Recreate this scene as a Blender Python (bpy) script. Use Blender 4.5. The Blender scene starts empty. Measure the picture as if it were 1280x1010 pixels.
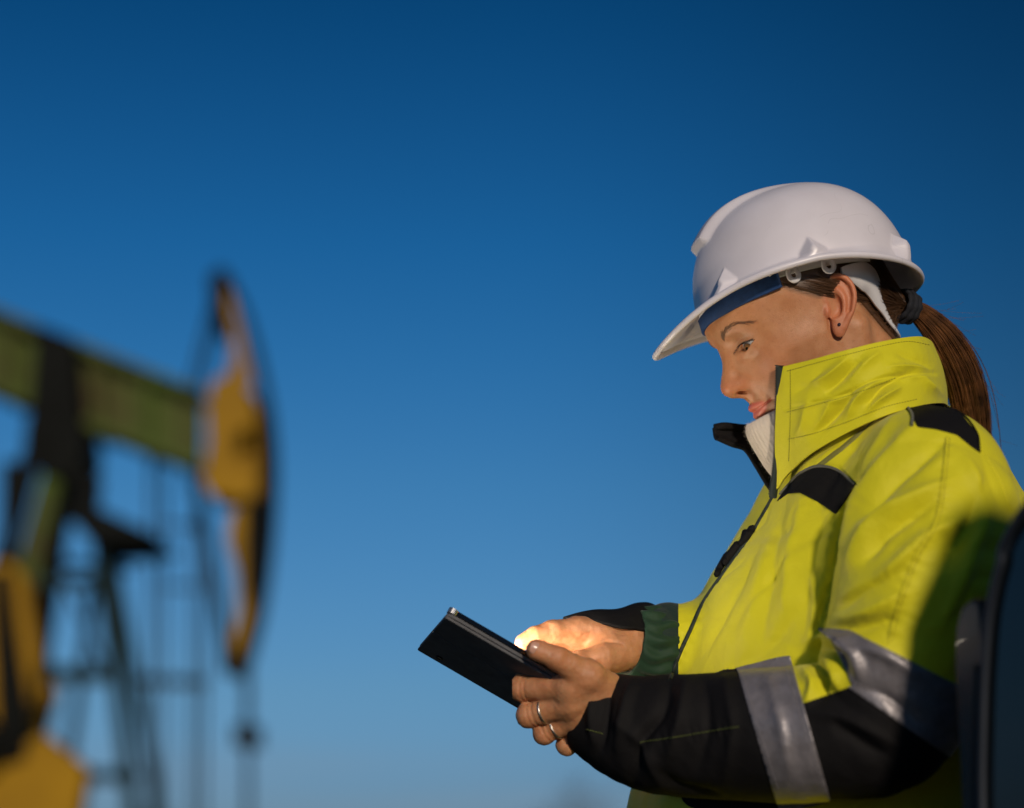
import bpy, bmesh, math, random
import numpy as np
from mathutils import Vector, Matrix
from mathutils.bvhtree import BVHTree

# ------------------------------------------------------------------ camera, sky, sun, exposure
SC = bpy.context.scene
COL = SC.collection
CAM_H, PITCH, FPX = 1.05, math.radians(12.5), 2500.0     # camera height, upward pitch, focal length in px of a 1280 px wide frame
cam_d = bpy.data.cameras.new("camera")
cam = bpy.data.objects.new("camera", cam_d); COL.objects.link(cam)
cam.location = (0, 0, CAM_H); cam.rotation_euler = (math.radians(90) + PITCH, 0, 0)
cam_d.sensor_width = 36.0; cam_d.lens = 36.0 * FPX / 1280.0
cam_d.clip_start = 0.05; cam_d.clip_end = 20000
cam_d.dof.use_dof = True; cam_d.dof.focus_distance = 1.95; cam_d.dof.aperture_fstop = 2.1
SC.camera = cam
SUN_EL, SUN_AZ = math.radians(15.3), math.radians(168)      # azimuth clockwise from +Y (the view direction): behind the camera, to its right
world = bpy.data.worlds.new("World"); SC.world = world
world.use_nodes = True
def build_world():
    nt = world.node_tree; N = nt.nodes; L = nt.links
    N.clear()
    out = N.new("ShaderNodeOutputWorld"); bg = N.new("ShaderNodeBackground")
    sky = N.new("ShaderNodeTexSky"); sky.sky_type = 'NISHITA'; sky.sun_disc = False
    sky.sun_elevation = SUN_EL; sky.sun_rotation = SUN_AZ
    sky.air_density = 1.0; sky.dust_density = 0.3; sky.ozone_density = 3.0
    tc = N.new("ShaderNodeTexCoord"); sep = N.new("ShaderNodeSeparateXYZ")
    L.new(tc.outputs['Generated'], sep.inputs[0])
    # dusk air: the sky deepens quickly with height
    ramp = N.new("ShaderNodeValToRGB"); ramp.color_ramp.interpolation = 'LINEAR'
    e = ramp.color_ramp.elements
    for pos, c in SKY_RAMP:
        k = e.new(pos); k.color = (*c, 1)
    e.remove(e[0]); e.remove(e[-1])
    L.new(sep.outputs['Z'], ramp.inputs[0])
    mul = N.new("ShaderNodeMix"); mul.data_type = 'RGBA'; mul.blend_type = 'MULTIPLY'; mul.inputs['Factor'].default_value = 1
    L.new(sky.outputs[0], mul.inputs['A']); L.new(ramp.outputs[0], mul.inputs['B'])
    # lens vignetting put into the sky colour: darker towards the right
    vignette = N.new("ShaderNodeMapRange"); vignette.interpolation_type = 'SMOOTHSTEP'
    vignette.inputs['From Min'].default_value = -.02; vignette.inputs['From Max'].default_value = .32; vignette.inputs['To Min'].default_value = 1; vignette.inputs['To Max'].default_value = .55
    L.new(sep.outputs['X'], vignette.inputs['Value'])
    dim = N.new("ShaderNodeMix"); dim.data_type = 'RGBA'; dim.blend_type = 'MULTIPLY'; dim.inputs['Factor'].default_value = 1
    L.new(mul.outputs['Result'], dim.inputs['A']); L.new(vignette.outputs[0], dim.inputs['B'])
    # thin flat cloud bands low over the horizon
    mp = N.new("ShaderNodeMapping"); mp.inputs['Scale'].default_value = (1.6, 1.6, 30)
    L.new(tc.outputs['Generated'], mp.inputs[0])
    ns = N.new("ShaderNodeTexNoise"); ns.inputs['Scale'].default_value = 2.2; ns.inputs['Detail'].default_value = 4
    L.new(mp.outputs[0], ns.inputs[0])
    cr = N.new("ShaderNodeValToRGB"); cr.color_ramp.elements[0].position = .48; cr.color_ramp.elements[1].position = .72
    L.new(ns.outputs[0], cr.inputs[0])
    low = N.new("ShaderNodeMapRange"); low.inputs['From Min'].default_value = .085; low.inputs['From Max'].default_value = .03
    low.inputs['To Min'].default_value = 0; low.inputs['To Max'].default_value = .85
    L.new(sep.outputs['Z'], low.inputs['Value'])
    fm = N.new("ShaderNodeMath"); fm.operation = 'MULTIPLY'
    L.new(cr.outputs[0], fm.inputs[0]); L.new(low.outputs[0], fm.inputs[1])
    mx = N.new("ShaderNodeMix"); mx.data_type = 'RGBA'
    L.new(fm.outputs[0], mx.inputs['Factor']); L.new(dim.outputs['Result'], mx.inputs['A'])
    mx.inputs['B'].default_value = (1.45, 2.3, 3.2, 1)
    L.new(mx.outputs['Result'], bg.inputs[0]); bg.inputs[1].default_value = 0.12
    L.new(bg.outputs[0], out.inputs[0])
SKY_RAMP = [(0.0, (0.1714, 0.3068, 0.6188)), (0.0285, (0.1705, 0.3051, 0.6154)), (0.0751, (0.1849, 0.3305, 0.5407)), (0.1202, (0.1699, 0.3402, 0.5277)), (0.1772, (0.137, 0.3421, 0.5142)), (0.2379, (0.0878, 0.3203, 0.5033)), (0.2936, (0.0498, 0.2911, 0.4823)), (0.4019, (0.0177, 0.2015, 0.3514)), (0.6, (0.003, 0.0437, 0.0931)), (1.0, (0.0017, 0.0264, 0.0593))]
build_world()
sun_d = bpy.data.lights.new("sun", 'SUN'); sun_d.energy = 2.45; sun_d.angle = math.radians(4.0); sun_d.color = (1.0, .85, .68)
sun = bpy.data.objects.new("sun", sun_d); COL.objects.link(sun)
_sd = Vector((math.sin(SUN_AZ) * math.cos(SUN_EL), math.cos(SUN_AZ) * math.cos(SUN_EL), math.sin(SUN_EL)))
sun.rotation_euler = _sd.to_track_quat('Z', 'Y').to_euler(); sun.location = _sd * 30 + Vector((0, 0, 3))
SC.view_settings.view_transform = 'Standard'; SC.view_settings.look = 'None'
SC.view_settings.exposure = 0; SC.view_settings.gamma = 1; SC.view_settings.use_curve_mapping = False
SC.render.engine = 'CYCLES'
SC.cycles.use_denoising = True
SC.cycles.sample_clamp_indirect = 6
# ------------------------------------------------------------------ frames and mesh helpers
CP, SP = math.cos(PITCH), math.sin(PITCH)
MW = np.array([[1, 0, 0], [0, CP, -SP], [0, SP, CP]])        # tilted frame (right, depth, up) -> world
def world_of(p):
    return np.asarray(p, float) @ MW.T + np.array([0, 0, CAM_H])
def tilted_of(w):
    return (np.asarray(w, float) - np.array([0, 0, CAM_H])) @ MW
def W(x, y, d):                                              # a measured spot of the photograph at its real distance, tilted frame, metres
    return np.array([(x - 640) / FPX * d, d, (505 - y) / FPX * d])
def WP(pts):
    return np.array([W(*p) for p in pts])

ROOT = {}
def empty(name, loc, label, cat, group=None, kind=None):
    o = bpy.data.objects.new(name, None); COL.objects.link(o); o.location = loc
    o.empty_display_size = .1
    ROOT[o.name] = np.array(loc, float)
    tag(o, label, cat, group, kind)
    return o
def tag(o, label=None, cat=None, group=None, kind=None):
    if label: o['label'] = label
    if cat: o['category'] = cat
    if group: o['group'] = group
    if kind: o['kind'] = kind
    return o
def link_mesh(name, v, f, mat, parent=None, root=None, smooth=True, tilted=True, attrs=None):
    """v in the tilted frame (or world); stored relative to the root thing's base."""
    v = np.asarray(v, float)
    w = world_of(v) if tilted else v
    if root is not None: w = w - ROOT[root.name]
    me = bpy.data.meshes.new(name)
    if isinstance(f, np.ndarray):
        n, k = f.shape
        me.vertices.add(len(w)); me.vertices.foreach_set('co', w.astype(np.float32).ravel())
        me.loops.add(n * k); me.loops.foreach_set('vertex_index', f.astype(np.int32).ravel())
        me.polygons.add(n); me.polygons.foreach_set('loop_start', np.arange(0, n * k, k, dtype=np.int32))
        me.update(calc_edges=True); me.validate()
    else:
        me.from_pydata(w.tolist(), [], [list(map(int, q)) for q in f]); me.update()
    if smooth: me.polygons.foreach_set('use_smooth', np.ones(len(me.polygons), bool))
    if attrs:
        for an, av in attrs.items():
            a = me.attributes.new(an, 'FLOAT', 'POINT'); a.data.foreach_set('value', np.asarray(av, np.float32))
    o = bpy.data.objects.new(name, me); COL.objects.link(o)
    me.materials.append(mat)
    if parent is not None: o.parent = parent
    return o
class MB:
    """collects verts and faces of several shapes for ONE mesh"""
    def __init__(s): s.v = []; s.f = []; s.n = 0
    def add(s, v, f):
        v = np.asarray(v, float); s.v.append(v); s.f += [tuple(int(i) + s.n for i in q) for q in f]; s.n += len(v); return s
    def build(s, name, mat, parent=None, root=None, **k):
        return link_mesh(name, np.vstack(s.v), s.f, mat, parent, root, **k)
def grid_faces(nu, nv, wrap_v=False, wrap_u=False):
    U = np.arange(nu if wrap_u else nu - 1); V = np.arange(nv if wrap_v else nv - 1)
    u, v = np.meshgrid(U, V, indexing='ij'); u2 = (u + 1) % nu; v2 = (v + 1) % nv
    return np.stack([u * nv + v, u2 * nv + v, u2 * nv + v2, u * nv + v2], -1).reshape(-1, 4)
def catmull(P, n):
    """n points along a Catmull-Rom through P (any dimension), even in parameter"""
    P = np.asarray(P, float)
    if len(P) == 2: return P[0] + np.linspace(0, 1, n)[:, None] * (P[1] - P[0])
    Q = np.vstack([2 * P[0] - P[1], P, 2 * P[-1] - P[-2]])
    t = np.linspace(0, len(P) - 1 - 1e-9, n); i = t.astype(int); u = (t - i)[:, None]
    p0, p1, p2, p3 = Q[i], Q[i + 1], Q[i + 2], Q[i + 3]
    return .5 * (2 * p1 + (p2 - p0) * u + (2 * p0 - 5 * p1 + 4 * p2 - p3) * u ** 2 + (3 * p1 - p0 - 3 * p2 + p3) * u ** 3)
def unit(a): return a / np.maximum(np.linalg.norm(a, axis=-1, keepdims=True), 1e-12)
def tube(path, rad, ns=10, caps=True, flat=None, up=None):
    """swept tube; rad scalar or per point; flat=(a,b) scales of the section"""
    path = np.asarray(path, float); n = len(path); rad = np.broadcast_to(np.asarray(rad, float), (n,))
    T = unit(np.gradient(path, axis=0))
    N0 = np.array(up, float) if up is not None else np.array([0, 0, 1.0])
    if abs(T[0] @ N0) > .95: N0 = np.array([0, 1.0, 0])
    Ns = []
    for i in range(n):
        N0 = N0 - T[i] * (N0 @ T[i]); N0 = N0 / max(np.linalg.norm(N0), 1e-9); Ns.append(N0)
    Ns = np.array(Ns); Bs = np.cross(T, Ns)
    a = np.linspace(0, 2 * np.pi, ns, endpoint=False); fa, fb = flat or (1, 1)
    v = path[:, None] + rad[:, None, None] * (fa * np.cos(a)[None, :, None] * Ns[:, None] + fb * np.sin(a)[None, :, None] * Bs[:, None])
    v = v.reshape(-1, 3); f = [tuple(q) for q in grid_faces(n, ns, wrap_v=True)]
    if caps:
        f.append(tuple(range(ns - 1, -1, -1))); f.append(tuple(range((n - 1) * ns, n * ns)))
    return v, f
def box(c, s, R=None):
    c = np.asarray(c, float); s = np.asarray(s, float) / 2
    v = np.array([(x, y, z) for x in (-1, 1) for y in (-1, 1) for z in (-1, 1)], float) * s
    if R is not None: v = v @ np.asarray(R).T
    return v + c, [(0, 1, 3, 2), (4, 6, 7, 5), (0, 4, 5, 1), (2, 3, 7, 6), (0, 2, 6, 4), (1, 5, 7, 3)]
def bar(a, b, w, h, up=(0, 0, 1)):
    """square bar from a to b, w across and h along 'up'"""
    a = np.asarray(a, float); b = np.asarray(b, float); t = unit(b - a); u = np.asarray(up, float)
    if abs(t @ u) > .98: u = np.array([0, 1.0, 0])
    s = unit(np.cross(t, u)); u = np.cross(s, t)
    q = [(-w / 2, -h / 2), (w / 2, -h / 2), (w / 2, h / 2), (-w / 2, h / 2)]
    v = np.array([p + s * i + u * j for p in (a, b) for i, j in q])
    return v, [(3, 2, 1, 0), (4, 5, 6, 7), (0, 1, 5, 4), (1, 2, 6, 5), (2, 3, 7, 6), (3, 0, 4, 7)]
def prism(poly, axis_vec):
    """closed planar polygon (n,3) extruded by a vector"""
    p = np.asarray(poly, float); n = len(p); v = np.vstack([p, p + np.asarray(axis_vec, float)])
    f = [tuple(range(n - 1, -1, -1)), tuple(range(n, 2 * n))] + [(i, (i + 1) % n, n + (i + 1) % n, n + i) for i in range(n)]
    return v, f
def bevel(o, w=.004, seg=2):
    m = o.modifiers.new("bevel", 'BEVEL'); m.width = w; m.segments = seg; m.limit_method = 'ANGLE'; m.angle_limit = math.radians(35)
    return o

# ------------------------------------------------------------------ signed distance fields and their surfaces
def smin(a, b, k):
    h = np.maximum(k - np.abs(a - b), 0) / k
    return np.minimum(a, b) - h * h * k * .25
def smax(a, b, k): return -smin(-a, -b, k)
def d_sphere(p, c, r): return np.linalg.norm(p - np.asarray(c, float), axis=-1) - r
def d_cap(p, a, b, ra, rb=None):
    a = np.asarray(a, float); b = np.asarray(b, float); rb = ra if rb is None else rb
    ba = b - a; t = np.clip(((p - a) @ ba) / max(ba @ ba, 1e-12), 0, 1)
    return np.linalg.norm(p - a - t[..., None] * ba, axis=-1) - (ra + (rb - ra) * t)
def d_chain(p, pts, rs, k=None):
    d = None
    for i in range(len(pts) - 1):
        e = d_cap(p, pts[i], pts[i + 1], rs[i], rs[i + 1])
        d = e if d is None else (np.minimum(d, e) if not k else smin(d, e, k))
    return d
def d_ell(p, c, r, R=None):
    q = p - np.asarray(c, float)
    if R is not None: q = q @ np.asarray(R)          # columns of R = axes
    r = np.asarray(r, float); k0 = np.linalg.norm(q / r, axis=-1); k1 = np.linalg.norm(q / (r * r), axis=-1)
    return k0 * (k0 - 1) / np.maximum(k1, 1e-9)
def gauss(p, c, r):
    q = (p - np.asarray(c, float)) / np.asarray(r, float)
    return np.exp(-(q * q).sum(-1))
def iso(f, lo, hi, h, project=3, chunk=400000, k=4, band=2.6):
    """surface nets on a grid of step h, evaluated only near the surface, then projected onto f = 0"""
    lo = np.asarray(lo, float); hi = np.asarray(hi, float)
    n = (np.ceil((hi - lo) / (h * k)).astype(int) * k) + 1
    def ev(P):
        return np.concatenate([f(P[i:i + chunk]) for i in range(0, len(P), chunk)]) if len(P) else np.zeros(0)
    nc = (n - 1) // k + 1
    cg = np.stack(np.meshgrid(*[lo[i] + np.arange(nc[i]) * h * k for i in range(3)], indexing='ij'), -1)
    cv = ev(cg.reshape(-1, 3)).reshape(nc)
    fv = cv
    for ax in range(3):
        m = n[ax]; t = np.arange(m) / k; i0 = np.minimum(t.astype(int), nc[ax] - 2); u = t - i0
        sh = [1, 1, 1]; sh[ax] = m; u = u.reshape(sh)
        fv = np.take(fv, i0, ax) * (1 - u) + np.take(fv, i0 + 1, ax) * u
    idx = np.argwhere(np.abs(fv) < band * k * h)
    fv[tuple(idx.T)] = ev(lo + idx * h)
    s = fv < 0
    c8 = [s[a:n[0] - 1 + a, b:n[1] - 1 + b, c:n[2] - 1 + c] for a in (0, 1) for b in (0, 1) for c in (0, 1)]
    cnt = sum(x.astype(np.int8) for x in c8); act = (cnt > 0) & (cnt < 8)
    cell = np.argwhere(act); vid = -np.ones(act.shape, np.int64); vid[tuple(cell.T)] = np.arange(len(cell))
    acc = np.zeros((len(cell), 3)); num = np.zeros(len(cell))
    corners = [(a, b, c) for a in (0, 1) for b in (0, 1) for c in (0, 1)]
    val = {c: fv[tuple((cell + c).T)] for c in corners}
    for c in corners:
        for ax in range(3):
            if c[ax] == 0:
                d = list(c); d[ax] = 1; a0, a1 = val[c], val[tuple(d)]
                m = (a0 < 0) != (a1 < 0); t = np.where(m, a0 / np.where(m, a0 - a1, 1), 0)
                pt = np.tile(np.array(c, float), (len(cell), 1)); pt[:, ax] += t
                acc += pt * m[:, None]; num += m
    V = lo + (cell + acc / num[:, None]) * h
    F = []
    for ax in range(3):
        o1, o2 = (ax + 1) % 3, (ax + 2) % 3
        A = s[tuple(slice(0, n[i] - 1) if i == ax else slice(1, n[i] - 1) for i in range(3))]
        B = s[tuple(slice(1, n[i]) if i == ax else slice(1, n[i] - 1) for i in range(3))]
        e = np.argwhere(A != B); sg = A[tuple(e.T)]
        off = np.zeros(3, int); off[o1] = 1; off[o2] = 1; e = e + off
        def g(d1, d2):
            q = e.copy(); q[:, o1] -= d1; q[:, o2] -= d2; return vid[tuple(q.T)]
        q = np.stack([g(1, 1), g(0, 1), g(0, 0), g(1, 0)], -1)
        q[~sg] = q[~sg][:, ::-1]
        F.append(q)
    F = np.vstack(F)
    for _ in range(project):
        e = h * .4; d0 = ev(V); G = np.stack([ev(V + np.eye(3)[i] * e) - ev(V - np.eye(3)[i] * e) for i in range(3)], -1) / (2 * e)
        g2 = (G * G).sum(-1); st = -d0 / np.maximum(g2, .05)
        V = V + np.clip(st, -h * .6, h * .6)[:, None] * G / np.maximum(np.sqrt(g2), .3)[:, None] * np.sqrt(np.maximum(g2, .05))[:, None]
    return V, F
def normals(V, F):
    N = np.zeros_like(V); k = F.shape[1]
    fn = np.cross(V[F[:, 2]] - V[F[:, 0]], V[F[:, 3 if k == 4 else 1]] - V[F[:, 1 if k == 4 else 0]])
    if k == 3: fn = np.cross(V[F[:, 1]] - V[F[:, 0]], V[F[:, 2]] - V[F[:, 0]])
    for j in range(k): np.add.at(N, F[:, j], fn)
    return unit(N)
def relax(V, F, it=1, lam=.5):
    k = F.shape[1]
    for _ in range(it):
        S = np.zeros_like(V); c = np.zeros(len(V))
        for j in range(k):
            np.add.at(S, F[:, j], V[F[:, (j + 1) % k]]); np.add.at(c, F[:, j], 1)
            np.add.at(S, F[:, (j + 1) % k], V[F[:, j]]); np.add.at(c, F[:, (j + 1) % k], 1)
        V = V + lam * (S / np.maximum(c, 1)[:, None] - V)
    return V
def tris(F): return np.vstack([F[:, [0, 1, 2]], F[:, [0, 2, 3]]]) if F.shape[1] == 4 else F
def split(V, F, g):
    """cut a triangle mesh along g = 0: returns (V, F of the g<0 side, F of the g>=0 side), extra per-vertex blend = (i, j, t)"""
    F = tris(F); g = np.where(np.abs(g) < 1e-9, 1e-9, g); neg = g < 0
    m = neg[F]; c = m.sum(1)
    fin, fout = [F[c == 3]], [F[c == 0]]
    mixed = F[(c == 1) | (c == 2)]; mm = neg[mixed]; one_neg = mm.sum(1) == 1
    odd = np.where(one_neg, mm.argmax(1), (~mm).argmax(1)); r = np.arange(len(mixed))
    A = mixed[r, odd]; B = mixed[r, (odd + 1) % 3]; C = mixed[r, (odd + 2) % 3]
    E = np.vstack([np.sort(np.c_[A, B], 1), np.sort(np.c_[A, C], 1)])
    U, inv = np.unique(E, axis=0, return_inverse=True); inv = inv.ravel()
    t = g[U[:, 0]] / (g[U[:, 0]] - g[U[:, 1]])
    nv = V[U[:, 0]] + t[:, None] * (V[U[:, 1]] - V[U[:, 0]])
    ab = len(V) + inv[:len(mixed)]; ac = len(V) + inv[len(mixed):]
    tip = np.c_[A, ab, ac]; q1 = np.c_[ab, B, C]; q2 = np.c_[ab, C, ac]
    fin += [tip[one_neg], q1[~one_neg], q2[~one_neg]]; fout += [tip[~one_neg], q1[one_neg], q2[one_neg]]
    return np.vstack([V, nv]), np.vstack(fin), np.vstack(fout), (U, t)
def ext(a, info):
    U, t = info; return np.concatenate([a, a[U[:, 0]] + (t if a.ndim == 1 else t[:, None]) * (a[U[:, 1]] - a[U[:, 0]])])
def compact(V, F, *attrs):
    u, inv = np.unique(F, return_inverse=True)
    return (V[u], inv.reshape(F.shape)) + tuple(a[u] for a in attrs)
def rim_edges(F):
    e = np.vstack([F[:, [i, (i + 1) % F.shape[1]]] for i in range(F.shape[1])])
    s = np.sort(e, 1); u, inv, c = np.unique(s, axis=0, return_inverse=True, return_counts=True)
    return e[c[inv.ravel()] == 1]
def raised(V, F, N, up, down=.0012):
    """a patch lifted off its ground by 'up' with an edge going 'down' below it"""
    e = rim_edges(F); r = np.unique(e); m = -np.ones(len(V), int); m[r] = len(V) + np.arange(len(r))
    V2 = np.vstack([V + N * up, V[r] - N[r] * down])
    sk = np.vstack([np.c_[e[:, 1], e[:, 0], m[e[:, 0]]], np.c_[e[:, 1], m[e[:, 0]], m[e[:, 1]]]])
    return V2, np.vstack([tris(F), sk])

# ------------------------------------------------------------------ materials
MATS = {}
def mat(name, col, rough=.6, metal=0, noise=None, bump=None, sheen=0, sss=None, coat=0, spec=.5, emit=None, alt=None, build=None):
    """noise=(scale, amount) mottles the colour; alt=colour to mottle towards; bump=(scale, strength, distance)"""
    m = bpy.data.materials.new(name); m.use_nodes = True; nt = m.node_tree; N = nt.nodes; L = nt.links
    b = N['Principled BSDF']; b.inputs['Base Color'].default_value = (*col, 1)
    b.inputs['Roughness'].default_value = rough; b.inputs['Metallic'].default_value = metal
    b.inputs['Specular IOR Level'].default_value = spec
    b.inputs['Sheen Weight'].default_value = sheen; b.inputs['Coat Weight'].default_value = coat
    if sss:
        b.inputs['Subsurface Weight'].default_value = sss[0]; b.inputs['Subsurface Radius'].default_value = sss[1]; b.inputs['Subsurface Scale'].default_value = sss[2]
    if emit:
        b.inputs['Emission Color'].default_value = (*emit[0], 1); b.inputs['Emission Strength'].default_value = emit[1]
    tc = N.new("ShaderNodeTexCoord")
    if noise:
        n = N.new("ShaderNodeTexNoise"); n.inputs['Scale'].default_value = noise[0]; n.inputs['Detail'].default_value = 5; n.inputs['Roughness'].default_value = .6
        L.new(tc.outputs['Object'], n.inputs[0])
        mr = N.new("ShaderNodeMapRange"); mr.inputs['From Min'].default_value = .3; mr.inputs['From Max'].default_value = .7
        L.new(n.outputs[0], mr.inputs['Value'])
        mx = N.new("ShaderNodeMix"); mx.data_type = 'RGBA'
        a2 = alt or tuple(c * (1 - noise[1]) for c in col)
        mx.inputs['A'].default_value = (*col, 1); mx.inputs['B'].default_value = (*a2, 1)
        if alt:
            mm = N.new("ShaderNodeMath"); mm.operation = 'MULTIPLY'; mm.inputs[1].default_value = noise[1]
            L.new(mr.outputs[0], mm.inputs[0]); L.new(mm.outputs[0], mx.inputs['Factor'])
        else: L.new(mr.outputs[0], mx.inputs['Factor'])
        L.new(mx.outputs['Result'], b.inputs['Base Color'])
    if bump:
        n2 = N.new("ShaderNodeTexNoise"); n2.inputs['Scale'].default_value = bump[0]; n2.inputs['Detail'].default_value = 3
        L.new(tc.outputs['Object'], n2.inputs[0])
        bp = N.new("ShaderNodeBump"); bp.inputs['Strength'].default_value = bump[1]; bp.inputs['Distance'].default_value = bump[2]
        L.new(n2.outputs[0], bp.inputs['Height']); L.new(bp.outputs[0], b.inputs['Normal'])
    if build: build(m, N, L, b, tc)
    MATS[name] = m
    return m
# ------------------------------------------------------------------ the woman: root, head pose
PERSON = empty('person', (0.42, 2.08, 0.0), 'woman in white hard hat and yellow high-visibility jacket looking down at a tablet', 'person')
def rot(ax, t):
    return np.array(Matrix.Rotation(t, 3, ax))
HEAD_R = rot('Z', math.radians(13.7)) @ np.array([[0, -1, 0], [-1, 0, 0], [0, 0, 1.0]]) @ rot('X', -math.radians(25.2)) @ rot('Y', math.radians(-11.1))
HEAD_T = np.array([.300, 2.0, .076]); HEAD_S = .973 / 1000
def head_to_tilted(p):                     # head frame: mm, x to her left, y forward, z up
    return (np.asarray(p, float) * HEAD_S) @ HEAD_R.T + HEAD_T
def tilted_to_head(q):
    return ((np.asarray(q, float) - HEAD_T) @ HEAD_R) / HEAD_S
def tab(pairs):
    a = np.array(pairs, float); a = a[np.argsort(a[:, 0])]
    zz = np.linspace(a[0, 0], a[-1, 0], 400); vv = np.interp(zz, a[:, 0], a[:, 1])
    k = np.hanning(13); k /= k.sum(); vv = np.convolve(np.pad(vv, 6, mode='edge'), k, 'valid')
    return lambda z: np.interp(z, zz, vv)
YF = tab([(70, 93), (60, 97), (47, 99.5), (38, 99.8), (30, 97.8), (22, 94.5), (14, 91.5), (5, 90), (-8, 90), (-18, 91.5), (-28, 93), (-38, 93.5), (-48, 92.5), (-56, 92), (-64, 88.5), (-70, 88), (-78, 92), (-86, 93.5), (-94, 90), (-101, 80), (-106, 66), (-112, 50)])
YB = tab([(70, -70), (20, -60), (-30, -40), (-55, -20), (-65, -5), (-75, 12), (-85, 30), (-95, 45), (-112, 48)])
WF = tab([(70, 62), (50, 65), (35, 66.5), (15, 67), (0, 67.5), (-12, 67), (-25, 64), (-40, 60), (-55, 55), (-70, 47), (-82, 38), (-92, 29), (-100, 21), (-112, 8)])
NF = tab([(70, 2.3), (40, 2.35), (10, 2.15), (-20, 2.1), (-50, 2.1), (-80, 2.2), (-112, 2.2)])
EYE_C = np.array([30.0, 72.8, 10.6]); EYE_R = 12.3
# ear plane: e = backward, u = up along the ear, n = outward
EAR_O = np.array([67.5, -8.5, 3.5])
EAR_U = unit(np.array([0.02, -.44, .89])); EAR_E = unit(np.array([.2, -.84, -.42])); EAR_E = unit(EAR_E - EAR_U * (EAR_E @ EAR_U)); EAR_N = np.cross(EAR_E, EAR_U)
if EAR_N[0] < 0: EAR_N = -EAR_N
def ear_pt(e, u, n=0): return EAR_O + e * EAR_E + u * EAR_U + n * EAR_N
def ear_sdf(p):
    q = p - EAR_O; e = q @ EAR_E; u = q @ EAR_U; n = q @ EAR_N
    L = np.stack([e, u, n], -1)
    plate = d_ell(L, (2, 6, 2), (15.5, 23, 4.2))
    lobe = d_ell(L, (0.5, -22, 2.5), (7.0, 9.5, 3.4))
    d = smin(plate, lobe, 8)
    hel = [(-5, -1, 2), (-12, 6, 3.5), (-15.5, 15, 4.5), (-12, 25, 5), (-2, 30.5, 5.5), (7, 28.5, 6), (13.5, 20, 6.5), (15.5, 9, 6.5), (13.5, -3, 6), (9, -13, 5), (5, -21, 3.5)]
    hp = catmull(hel, 22)
    d = smin(d, d_chain(L, hp, np.linspace(2.5, 3.4, 22)), 2.0)
    # hollows: scapha between helix and antihelix, the bowl
    d = smax(d, -d_chain(L, [(-7, 17, 8), (1, 23, 8.5), (8, 19, 8.8), (10.5, 9, 8.8), (8.5, -4, 8)], [3.6] * 5), 2.0)
    d = smax(d, -d_ell(L, (-3, -1, 7), (8.5, 11.5, 8.5)), 2.5)
    d = smax(d, -d_ell(L, (-6, 8, 6), (5.5, 5, 5)), 3)
    ant = catmull([(-1, 17, 4.5), (3.5, 12, 5.2), (5.8, 5, 5.5), (5.5, -5, 5.2), (2, -12, 4.5), (-3, -14, 4)], 12)
    d = smin(d, d_chain(L, ant, [2.1] * 12), 2.5)
    d = smin(d, d_ell(L, (-11.5, -5, 2.5), (3.4, 6, 4.2)), 3)          # tragus
    return d
def lid_curves(u):
    t = np.clip((u + 15.0) / 29.5, 0, 1)
    up = -1.2 + 3.4 * t + 4.3 * np.sin(np.pi * np.clip(t, 0, 1) ** .85) + .2
    lo = -1.2 + 3.4 * t - 5.6 * np.sin(np.pi * t ** .95) + .1
    return up, lo
def lips_sdf(p):
    x = np.abs(p[:, 0]); q = np.c_[x, p[:, 1], p[:, 2]]
    U = catmull([(23.5, 82.8, -47.4), (16, 90.6, -47.2), (9, 95.2, -46.6), (4.5, 96.8, -46.2), (0, 96.8, -47.2)], 12)
    Lo = catmull([(23.5, 82.8, -48.4), (16, 89.6, -51.8), (8, 94.0, -54.6), (0, 95.6, -55.4)], 12)
    up = d_chain(q, U, np.linspace(1.7, 3.6, 12)); lo = d_chain(q, Lo, np.linspace(1.7, 4.4, 12))
    return up, lo
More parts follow.
